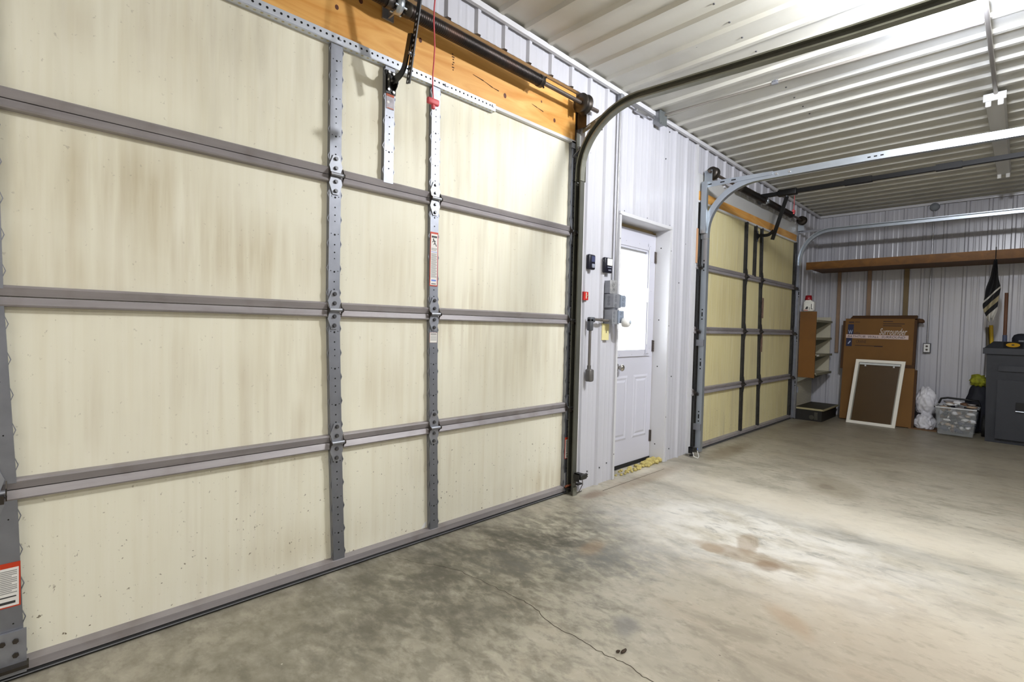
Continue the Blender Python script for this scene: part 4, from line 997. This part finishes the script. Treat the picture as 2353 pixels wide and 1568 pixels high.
m = MB(); m.box(gx0_-.03, 8.22, 1.80, gyb-.012, .155, .168); m.build('base_deck', mat('olive_deck', (.20, .18, .10), .6, 0, .3, 6), g)
m = MB(); m.box(gx0_-.034, gx0_-.028, 1.795, gyb-.0, .145, .168); m.box(gx0_-.034, 8.22, 1.792, 1.800, .145, .168); m.build('deck_lip', mat('cream_lip', (.66, .62, .48), .5), g)
m = MB(); m.box(gx0_-.02, 8.20, 1.815, gyb-.015, 0.0, .145); m.build('base_kick', shelfdark, g)
m = MB(); m.cyl((gx0_-.022, 1.93, .05), (gx0_-.034, 1.93, .05), .03, seg=14); m.box(gx0_-.03, gx0_-.02, 1.86, 1.90, .02, .12); m.build('base_foot', mat('dusty_grey', (.26, .25, .22), .7), g)
# jug
j = thing('jug', 'white plastic jug with dark red cap standing on the shelving unit', 'jug', (7.49, 2.02, 1.457))
jy0, jy1, jz = 1.955, 2.08, 1.457
m = MB(); m.bbox(7.455, 7.545, jy0, jy1, jz, jz+.135, .018); m.prism([(jy0+.012, jz+.125), (jy1-.012, jz+.125), (2.045, jz+.160), (2.005, jz+.160)], 'x', 7.465, 7.535); m.build('bottle', mat('jug_white', (.90, .90, .88), .4), j)
m = MB(); m.lathe((7.50, 2.03, jz+.152), (0, 0, 1), [(0, .042), (.004, .044), (.060, .036), (.063, .030)], 18); m.build('cap', mat('dark_red_cap', (.55, .05, .10), .35), j)
m = MB(); m.prism([(2.055, jz+.03), (2.045, jz+.055), (2.03, jz+.07), (2.02, jz+.055), (2.025, jz+.03)], 'x', 7.4535, 7.4545, 0); m.prism([(2.066, jz+.014), (2.02, jz+.012), (2.02, jz+.018), (2.066, jz+.022)], 'x', 7.4533, 7.4545, 1)
m.prism([(1.985, jz+.10), (1.978, jz+.10), (1.978, jz+.03), (1.985, jz+.03)], 'x', 7.4533, 7.4545, 0); m.prism([(1.978, jz+.038), (1.966, jz+.038), (1.966, jz+.03), (1.978, jz+.03)], 'x', 7.4533, 7.4545, 0)
m.prism([(2.008, jz+.055), (2.003, jz+.055), (2.003, jz+.02), (2.008, jz+.02)], 'x', 7.4533, 7.4545, 0)
m.build('printed_mark', [label_ink, redp], j)

# ---- leaning boxes and frame: local frame  u = along -y (rightwards), v = up the face, n = towards the room
def leaner(name, label, cat, y_left, y_right, x_bot, height, x_top, group=None):
    """Empty at the lower left corner, rotated so local X runs right (-y), local Z runs up the leaning face, local -Y faces the room"""
    tilt = math.asin(max(-1, min(1, (x_top-x_bot)/height)))
    o = thing(name, label, cat, (x_bot, y_left, 0), (0, 0, 0), group)
    # local X -> world -Y ; local Y -> world +X ; local Z -> up ; then tilt about local X
    o.rotation_euler = (Matrix.Rotation(-PI/2, 3, 'Z') @ Matrix.Rotation(-tilt, 3, 'X')).to_euler()
    return o, y_left-y_right
c1, wd = leaner('cardboard_box', 'tall printed cardboard box leaning against the back wall', 'box', 1.735, .985, 8.02, 1.40, 8.16, 'flattened cardboard boxes')
hB = 1.39
m = MB(); m.box(0, wd, 0, .10, .012, hB); m.build('carton', [card], c1, local=True)
m = MB(); m.hexa([(.05, .0, hB), (wd+.02, .0, hB), (wd+.02, .10, hB), (.05, .10, hB), (.075, .03, hB+.045), (wd+.02, .03, hB+.05), (wd+.02, .11, hB+.05), (.075, .11, hB+.045)]); m.build('top_flap', cardd, c1, local=True)
m = MB(); m.blob((wd+.055, .05, hB-.02), .032, 2, .4, (1.3, 1, 1), 4); m.build('torn_corner', cardd, c1, local=True)
m = MB(); m.box(-.03, .0, .005, .10, .7, hB-.03); m.build('side_edge', cardd, c1, local=True)
m = MB(); m.box(wd, wd+.025, .005, .10, .03, hB-.01); m.build('side_edge', cardd, c1, local=True)
pr_ = MB(); s_ = wd/150.0   # 150 px wide face in the photo
def U(px, py):  # photo pixel on the box face (x 1952..2095, y 738 = top) to local
    return ((px-1950)/145.0*wd, hB-(py-740)*.00607)
def rect(mb, px0, py0, px1, py1, mi, y=-.001):
    (a, d), (b, c) = U(px0, py0), U(px1, py1)
    mb.box(a, b, y, y+.0008, c, d, mi)
rect(pr_, 1956, 753, 1969, 776, 1); rect(pr_, 1954, 784, 1967, 803, 1)
rect(pr_, 1953, 776, 2085, 784.5, 2)
x, z = U(2025, 775); text_mb(pr_, 'Surrounder', .085, (x, -.0015, z), (1, 0, 0), (0, 0, 1), 3, width=U(2080, 0)[0]-x, shear=.18)
x, z = U(1956.5, 782.8); text_mb(pr_, 'BATHTUB  WALL  SURROUND', .030, (x, -.0022, z), (1, 0, 0), (0, 0, 1), 4, width=U(2078, 0)[0]-x, shear=.2)
x, z = U(1957.5, 775); text_mb(pr_, 'W', .055, (x, -.0022, z), (1, 0, 0), (0, 0, 1), 5, width=.05)
x, z = U(1970, 775.5); text_mb(pr_, 'alls', .032, (x, -.0015, z), (1, 0, 0), (0, 0, 1), 4, width=.07)
x, z = U(1976, 795); text_mb(pr_, 'CRANE', .040, (x, -.0015, z), (1, 0, 0), (0, 0, 1), 6, width=.115)
a, c = U(1957.5, 797); pr_.poly([(a, -.0022, c), (a+.012, -.0022, c-.006), (a+.036, -.0022, c+.03), (a+.03, -.0022, c+.042), (a+.018, -.0022, c+.03)], [(0, 1, 2, 3, 4)], 5)
rect(pr_, 1957, 747, 1969, 749.5, 4); rect(pr_, 1971, 747, 1982, 748.5, 6)
for y0, w_ in ((745, 20), (750, 44), (754.5, 38)): rect(pr_, 2032, y0, 2032+w_, y0+2, 6)
rect(pr_, 1974, 800, 2034, 801.5, 6); rect(pr_, 2016, 800, 2034, 802.2, 4)
pr_.build('printing', [card, navy, pinkband, mat('white_ink', (.84, .82, .80), .6), mat('dark_ink', (.18, .13, .16), .7), mat('pale_blue_ink', (.72, .76, .86), .6), greytext], c1, local=True)

c2, wd2 = leaner('cardboard_box', 'plain lower cardboard box leaning behind the white framed screen', 'box', 1.60, .945, 7.93, .80, 8.02, 'flattened cardboard boxes')
m = MB(); m.box(0, wd2, 0, .075, .01, .755); m.build('carton', [card], c2, local=True)
m = MB(); m.hexa([(.02, .01, .755), (wd2-.01, .01, .755), (wd2-.01, .07, .755), (.02, .07, .755), (.02, .03, .80), (wd2-.01, .03, .80), (wd2-.01, .075, .80), (.02, .075, .80)]); m.build('top_flap', cardd, c2, local=True)
m = MB(); m.box(wd2, wd2+.022, .01, .075, .01, .74); m.build('side_edge', cardd, c2, local=True)

fr_, wdf = leaner('window_screen', 'white framed window sash leaning in front of the cardboard boxes', 'window sash', 1.605, 1.085, 7.79, .85, 7.895)
hF = .845; e = .036
# the sash has sheared a little sideways: the photo shows its top set to the right
def shx(x, z): return x+.075*z
m = MB()
for a, b, c, d in ((0, e, 0, hF), (wdf-e, wdf, 0, hF)):
    m.hexa([(shx(a, c), -.012, c), (shx(b, c), -.012, c), (shx(b, c), .012, c), (shx(a, c), .012, c), (shx(a, d), -.012, d), (shx(b, d), -.012, d), (shx(b, d), .012, d), (shx(a, d), .012, d)])
for c, d in ((0, e), (hF-e, hF)):
    m.hexa([(shx(e, c), -.012, c), (shx(wdf-e, c), -.012, c), (shx(wdf-e, c), .012, c), (shx(e, c), .012, c), (shx(e, d), -.012, d), (shx(wdf-e, d), -.012, d), (shx(wdf-e, d), .012, d), (shx(e, d), .012, d)])
m.build('frame', mat('white_frame', (.93, .92, .88), .5), fr_, local=True)
m = MB(); c, d = e, hF-e
for a, b in ((e, e+.012), (wdf-e-.012, wdf-e)):
    m.hexa([(shx(a, c), -.004, c), (shx(b, c), -.004, c), (shx(b, c), .008, c), (shx(a, c), .008, c), (shx(a, d), -.004, d), (shx(b, d), -.004, d), (shx(b, d), .008, d), (shx(a, d), .008, d)])
m.build('inner_bead', mat('grey_bead', (.55, .54, .50), .5), fr_, local=True)
m = MB(); c, d = hF-e-.030, hF-e-.006
m.hexa([(shx(e+.01, c), -.006, c), (shx(wdf-e-.01, c), -.006, c), (shx(wdf-e-.01, c), .006, c), (shx(e+.01, c), .006, c), (shx(e+.01, d), -.006, d), (shx(wdf-e-.01, d), -.006, d), (shx(wdf-e-.01, d), .006, d), (shx(e+.01, d), .006, d)])
for xx in (.11, wdf-.11): m.box(shx(xx, c)-.008, shx(xx, c)+.008, -.008, .004, c-.022, c-.002)
m.build('pull_rail', mat('pale_pull', (.78, .80, .80), .4), fr_, local=True)
m = MB(); c, d = e, hF-e
m.hexa([(shx(e, c), .003, c), (shx(wdf-e, c), .003, c), (shx(wdf-e, c), .005, c), (shx(e, c), .005, c), (shx(e, d), .003, d), (shx(wdf-e, d), .003, d), (shx(wdf-e, d), .005, d), (shx(e, d), .005, d)])
m.build('screen_mesh', mat('brown_screen', (.33, .245, .12), .35, 0, .08, 3, alpha=.55), fr_, local=True)

# ---- bags, tote, bin
def bag(label, cx, cy, sx, sy, sz, zb, seed):
    from mathutils import noise
    bm = bmesh.new(); bmesh.ops.create_icosphere(bm, subdivisions=5, radius=1)
    for v in bm.verts:
        c = v.co.copy(); n_ = noise.noise(c*1.6+Vector((seed, 0, 0)))*.22+noise.noise(c*4+Vector((0, seed, 0)))*.12+abs(noise.noise(c*7+Vector((0, 0, seed))))*.10
        k = 1+n_; z = c.z*k
        if z < -.72: z = -.72-(z+.72)*.0
        v.co = Vector((cx+c.x*k*sx, cy+c.y*k*sy*(1-.25*max(0, c.z)), zb+(z+.72)*sz))
    m = MB(); m.add(bm, 0, True)
    return tag(m.build('plastic_bag', bagm, base=(cx, cy, zb)), label, 'bag', 'white plastic bags')
bag('crumpled white plastic bag on the floor, bottom of the two', 8.05, .822, .105, .10, .115, .012, 1)
bag('white plastic bag lying on top of the crumpled one beside the boxes', 8.11, .825, .11, .116, .19, .198, 5)
m = MB(); m.box(7.93, 8.2, .70, .97, 0, .012); tag(m.build('wood_board', mat('brown_board', (.45, .33, .22), .8, 0, .1, 6), base=(8.06, .83, 0)), 'thin brown board lying under the white plastic bags', 'board')

tt = thing('storage_tote', 'clear plastic storage tote full of crumpled rubbish beside the bin', 'storage tote', (7.85, .50, 0))
def tapered(mb, x0, x1, y0, y1, z0, z1, tp, th):
    def ring(k, z, off): return [(x0+k+off, y0+k+off, z), (x1-k-off, y0+k+off, z), (x1-k-off, y1-k-off, z), (x0+k+off, y1-k-off, z)]
    a, b, c, d = ring(tp, z0, 0), ring(0, z1, 0), ring(0, z1, th), ring(tp, z0+th, th)
    pts = a+b+c+d
    fs = [(3, 2, 1, 0), (12, 13, 14, 15)]
    for i in range(4):
        j = (i+1) % 4; fs += [(i, j, j+4, i+4), (i+4, j+4, j+8, i+8), (i+8, j+8, j+12, i+12)]
    mb.poly(pts, fs)
m = MB(); tapered(m, 7.68, 8.05, .335, .70, .02, .34, .03, .003); m.build('tub', clearp, tt)
m = MB()
for a in ((7.668, 7.684, .322, .71), (8.048, 8.062, .322, .71)): m.box(a[0], a[1], a[2], a[3], .330, .345)
for a in ((.322, .338), (.698, .714)): m.box(7.668, 8.062, a[0], a[1], .330, .345)
m.build('rim', mat('pale_rim', (.78, .79, .80), .35), tt)
m = MB(); m.tube([(8.05, .33, .345), (8.05, .345, .41), (8.05, .62, .42), (8.05, .68, .405), (8.05, .70, .345)], .012, 8); m.build('handle', blackm, tt)
cl = MB(); cols = [(.86, .86, .86), (.50, .48, .48), (.14, .14, .20), (.38, .26, .18), (.90, .90, .92), (.25, .26, .34), (.66, .57, .48), (.08, .08, .10)]
rm = [mat('rubbish_%s' % n_, c_, .5) for n_, c_ in zip(('white', 'grey', 'slate', 'brown', 'pale', 'blue_grey', 'tan', 'black'), cols)]
random.seed(3)
for i in range(120):
    z = random.uniform(.05, .34); cl.blob((random.choice([7.745, 7.78, 7.86, 7.95])+random.uniform(-.01, .02), random.uniform(.385, .640), z), random.uniform(.022, .042), 1, .8, (1, random.uniform(.7, 1.4), random.uniform(.5, 1)), i, i % 8, 3)
for i in range(10): cl.blob((7.80+random.uniform(-.02, .15), random.uniform(.38, .63), .355+random.uniform(0, .03)), random.uniform(.03, .045), 1, .7, (1, 1.4, .5), i+200, (3, 6, 0, 1, 4)[i % 5], 3)
tag(cl.build('rubbish', rm, base=(7.86, .48, .02)), 'crumpled packaging and plastic scraps heaped inside the clear tote', 'rubbish', kind='stuff')

wb_ = thing('wheeled_bin', 'large charcoal wheeled bin at the right edge of the picture', 'bin', (7.95, 0.0, 0))
bx0, bx1, by0, by1 = 7.68, 8.14, -.33, .285
m = MB(); m.hexa([(bx0+.05, by0+.06, .0), (bx1-.06, by0+.06, 0), (bx1-.06, by1-.02, 0), (bx0+.05, by1-.02, 0), (bx0, by0, 1.02), (bx1, by0, 1.02), (bx1, by1, 1.02), (bx0, by1, 1.02)])
m.build('body', binm, wb_)
m = MB()   # pressed front: raised step and a bar recess
m.box(bx0-.012, bx0+.03, by0+.05, by1-.10, .80, .86); m.box(bx0+.004, bx0+.06, by0+.08, by1-.10, .05, .70)
m.build('front_ribs', binm, wb_)
m = MB(); m.box(bx0-.004, bx0+.012, by0+.1, .035, .36, .47); m.build('lift_recess', mat('recess_black', (.05, .05, .06), .7), wb_)
m = MB(); m.cyl((bx0-.012, by0+.1, .372), (bx0-.012, .035, .372), .009, seg=10); m.build('lift_bar', newtrack, wb_)
m = MB(); m.hexa([(bx0-.03, by0-.03, .985), (bx1+.02, by0-.03, .985), (bx1+.02, by1+.03, .985), (bx0-.03, by1+.03, .985), (bx0-.03, by0-.03, 1.05), (bx1+.02, by0-.03, 1.05), (bx1+.02, by1+.03, 1.05), (bx0-.03, by1+.03, 1.05)]); m.build('rim', binm, wb_)
m = MB(); m.hexa([(bx0-.025, by0-.02, 1.05), (bx1+.02, by0-.02, 1.05), (bx1+.02, by1+.02, 1.05), (bx0-.025, by1+.02, 1.05), (bx0+.03, by0+.04, 1.125), (bx1-.02, by0+.04, 1.125), (bx1-.02, by1-.05, 1.125), (bx0+.03, by1-.05, 1.125)]); m.build('lid', mat('lid_plastic', (.15, .16, .18), .45, 0, .08, 8), wb_)
# stickers on the sloping front of the lid
def lid_pt(y, t, off=.001): return (bx0-.025+.055*t-off, y, 1.05+.075*t+off)
m = MB(); m.poly([lid_pt(.155, .1), lid_pt(.005, .1), lid_pt(.005, .95), lid_pt(.155, .95)], [(0, 1, 2, 3)], 0)
m.poly([lid_pt(.08+.055*math.cos(a), .52+.32*math.sin(a), .0018) for a in [i*PI/9 for i in range(18)]], [tuple(range(18))], 1)
m.poly([lid_pt(.08+.012*math.cos(a), .52+.10*math.sin(a), .0026) for a in [i*PI/5 for i in range(10)]], [tuple(range(10))], 2)
m.build('oval_sticker', [blackp, mat('amber_ink', (.72, .55, .10), .5), label_ink], wb_)
m = MB(); m.poly([lid_pt(-.02, .15), lid_pt(-.20, .15), lid_pt(-.20, .95), lid_pt(-.02, .95)], [(0, 1, 2, 3)], 0)
for k in range(3): m.poly([lid_pt(-.04, .30+.2*k, .0018), lid_pt(-.18, .30+.2*k, .0018), lid_pt(-.18, .38+.2*k, .0018), lid_pt(-.04, .38+.2*k, .0018)], [(0, 1, 2, 3)], 1)
m.build('white_sticker', [whitep, label_grey], wb_)
m = MB(); m.tube([(bx1+.05, by1-.05, .95), (bx1+.06, by1-.05, 1.05), (bx1+.06, by0+.05, 1.05), (bx1+.05, by0+.05, .95)], .015, 8); m.build('handle', binm, wb_)
for y in (by1+.005, by0-.005):
    m = MB(); m.lathe((bx1-.08, y-.03, .13), (0, 1, 0), [(0, .09), (.005, .125), (.045, .125), (.05, .09)], 24); m.build('wheel', rubber, wb_)
# tools standing up behind the bin
b = thing('broom', 'tool with brown wooden handle standing upright behind the bin', 'broom', (8.33, .12, 0), group='tools behind the bin')
m = MB(); m.cyl((8.295, .152, .30), (8.30, .163, 1.70), .0165, seg=12); m.build('handle', handle_wood, b)
m = MB(); m.cyl((8.298, .158, 1.12), (8.298, .159, 1.20), .021, seg=12); m.build('sleeve', mat('blue_sleeve', (.30, .34, .45), .5), b)
m = MB(); m.box(8.275, 8.315, .02, .17, .0, .32); m.build('head', shelfdark, b)
b = thing('tool_handle', 'yellow tool handle leaning out behind the bin', 'tool', (8.32, .24, 0), group='tools behind the bin')
m = MB(); m.cyl((8.325, .20, .0), (8.33, .282, 1.315), .019, seg=12); m.build('shaft', yellowp, b)
b = thing('tool_handle', 'grey-brown tool handle beside the yellow one behind the bin', 'tool', (8.32, .3, 0), group='tools behind the bin')
m = MB(); m.cyl((8.335, .235, .0), (8.34, .315, 1.29), .016, seg=12); m.build('shaft', mat('grey_brown', (.36, .33, .27), .6), b)
b = thing('cap', 'dark blue cap lying on the lid of the bin', 'cap', (7.95, .01, 1.125))
m = MB(); m.lathe((7.93, .02, 1.126), (0, 0, 1), [(0, .075), (.04, .075), (.075, .06), (.09, .03), (.093, .003)], 18); m.build('crown', mat('dark_blue_cloth', (.09, .10, .15), .8), b)
m = MB(); m.box(7.845, 7.87, .0, .04, 1.126, 1.145); m.build('strap', mat('grey_strap', (.45, .46, .48), .7), b)
# dark sack with a yellow-green top behind the bin
b = thing('sack', 'dark blue sack beside the bin, topped with something yellow-green', 'sack', (8.262, .36, 0))
m = MB(); m.blob((8.262, .36, .30), .30, 4, .12, (.27, .40, 1.0), 3); m.build('bag_body', mat('dark_navy_sack', (.07, .08, .13), .7), b)
g_ = MB(); m = MB(); m.blob((8.262, .36, .635), .085, 3, .7, (.9, .9, .85), 8, 0, 4); m.build('yellow_bundle', mat('yellow_green_cloth', (.62, .63, .16), .7, 0, .5, 25), b)

# ---- flag hanging from a hook at the shelf front
fg = thing('flag', 'black and tan flag hanging limp from a hook on the timber shelf', 'flag', (7.64, .25, 2.14))
nv, nu = 40, 20; pts = []
for i in range(nv+1):
    v = i/nv; z = 2.03-.67*v
    wv = pw(v, [(0, .012), (.12, .020), (.45, .052), (.70, .064), (.85, .046), (1, .020)]); cy = pw(v, [(0, .250), (.45, .255), (.75, .275), (1, .268)])
    for k in range(nu+1):
        u = k/nu-.5; pts.append((7.640+.022*math.sin(u*9+v*6)*min(1, v*3+.2)-.01*v, cy-2*u*wv*(1+.1*math.sin(v*17)), z+.02*math.sin(u*7)*v-.05*(u*u)*v))
fm = bpy.data.materials.new('flag_cloth'); fm.use_nodes = True; N = fm.node_tree.nodes; L = fm.node_tree.links; bs_ = N['Principled BSDF']; bs_.inputs['Roughness'].default_value = .8
tc = N.new('ShaderNodeTexCoord'); mp = N.new('ShaderNodeMapping'); mp.inputs['Rotation'].default_value = (.9, 0, 0); L.new(tc.outputs['Object'], mp.inputs['Vector'])
sx_ = N.new('ShaderNodeSeparateXYZ'); L.new(mp.outputs[0], sx_.inputs[0])
rr = N.new('ShaderNodeValToRGB'); rr.color_ramp.interpolation = 'CONSTANT'; mr = N.new('ShaderNodeMapRange'); mr.inputs[1].default_value = -.60; mr.inputs[2].default_value = 0
L.new(sx_.outputs['Z'], mr.inputs[0]); L.new(mr.outputs[0], rr.inputs[0])
els = rr.color_ramp.elements; els[0].position = 0; els[0].color = lin((.72, .71, .68))+(1,); els[1].position = .30; els[1].color = lin((.08, .08, .10))+(1,)
for ps, c_ in ((.36, (.58, .54, .42)), (.42, (.07, .07, .09)), (.49, (.74, .73, .70)), (.515, (.06, .06, .08)), (.97, (.25, .25, .27))):
    q = els.new(ps); q.color = lin(c_)+(1,)
L.new(rr.outputs[0], bs_.inputs['Base Color'])
m = MB(); m.poly(pts, [(i*(nu+1)+k, i*(nu+1)+k+1, (i+1)*(nu+1)+k+1, (i+1)*(nu+1)+k) for i in range(nv) for k in range(nu)], 0, True)
o = m.build('cloth', fm, fg); md = o.modifiers.new('thick', 'SOLIDIFY'); md.thickness = .0015
m = MB(); m.tube([(7.66, .25, 2.137), (7.66, .25, 2.165), (7.635, .25, 2.165), (7.635, .25, 2.02)], .004, 6); m.build('hook', blackm, fg)

# ---- bits on the floor
lf = MB(); lf.blob((1.536, .962, .004), .012, 2, .4, (1.5, .6, .25), 2); lf.blob((1.520, .975, .004), .008, 2, .4, (1.2, .7, .3), 5)
tag(lf.build('dead_leaf', mat('dry_leaf_brown', (.20, .14, .08), .8), base=(1.536, .962, 0)), 'tiny curled dry leaf on the concrete near the crack', 'leaf')
ch = MB(); ch.prism([(1.518, .062), (1.540, .060), (1.552, .075), (1.550, .092), (1.535, .084)], 'y', Y1+.0205, Y1+.0225)
ch.build('paint_chip', whitep, near)
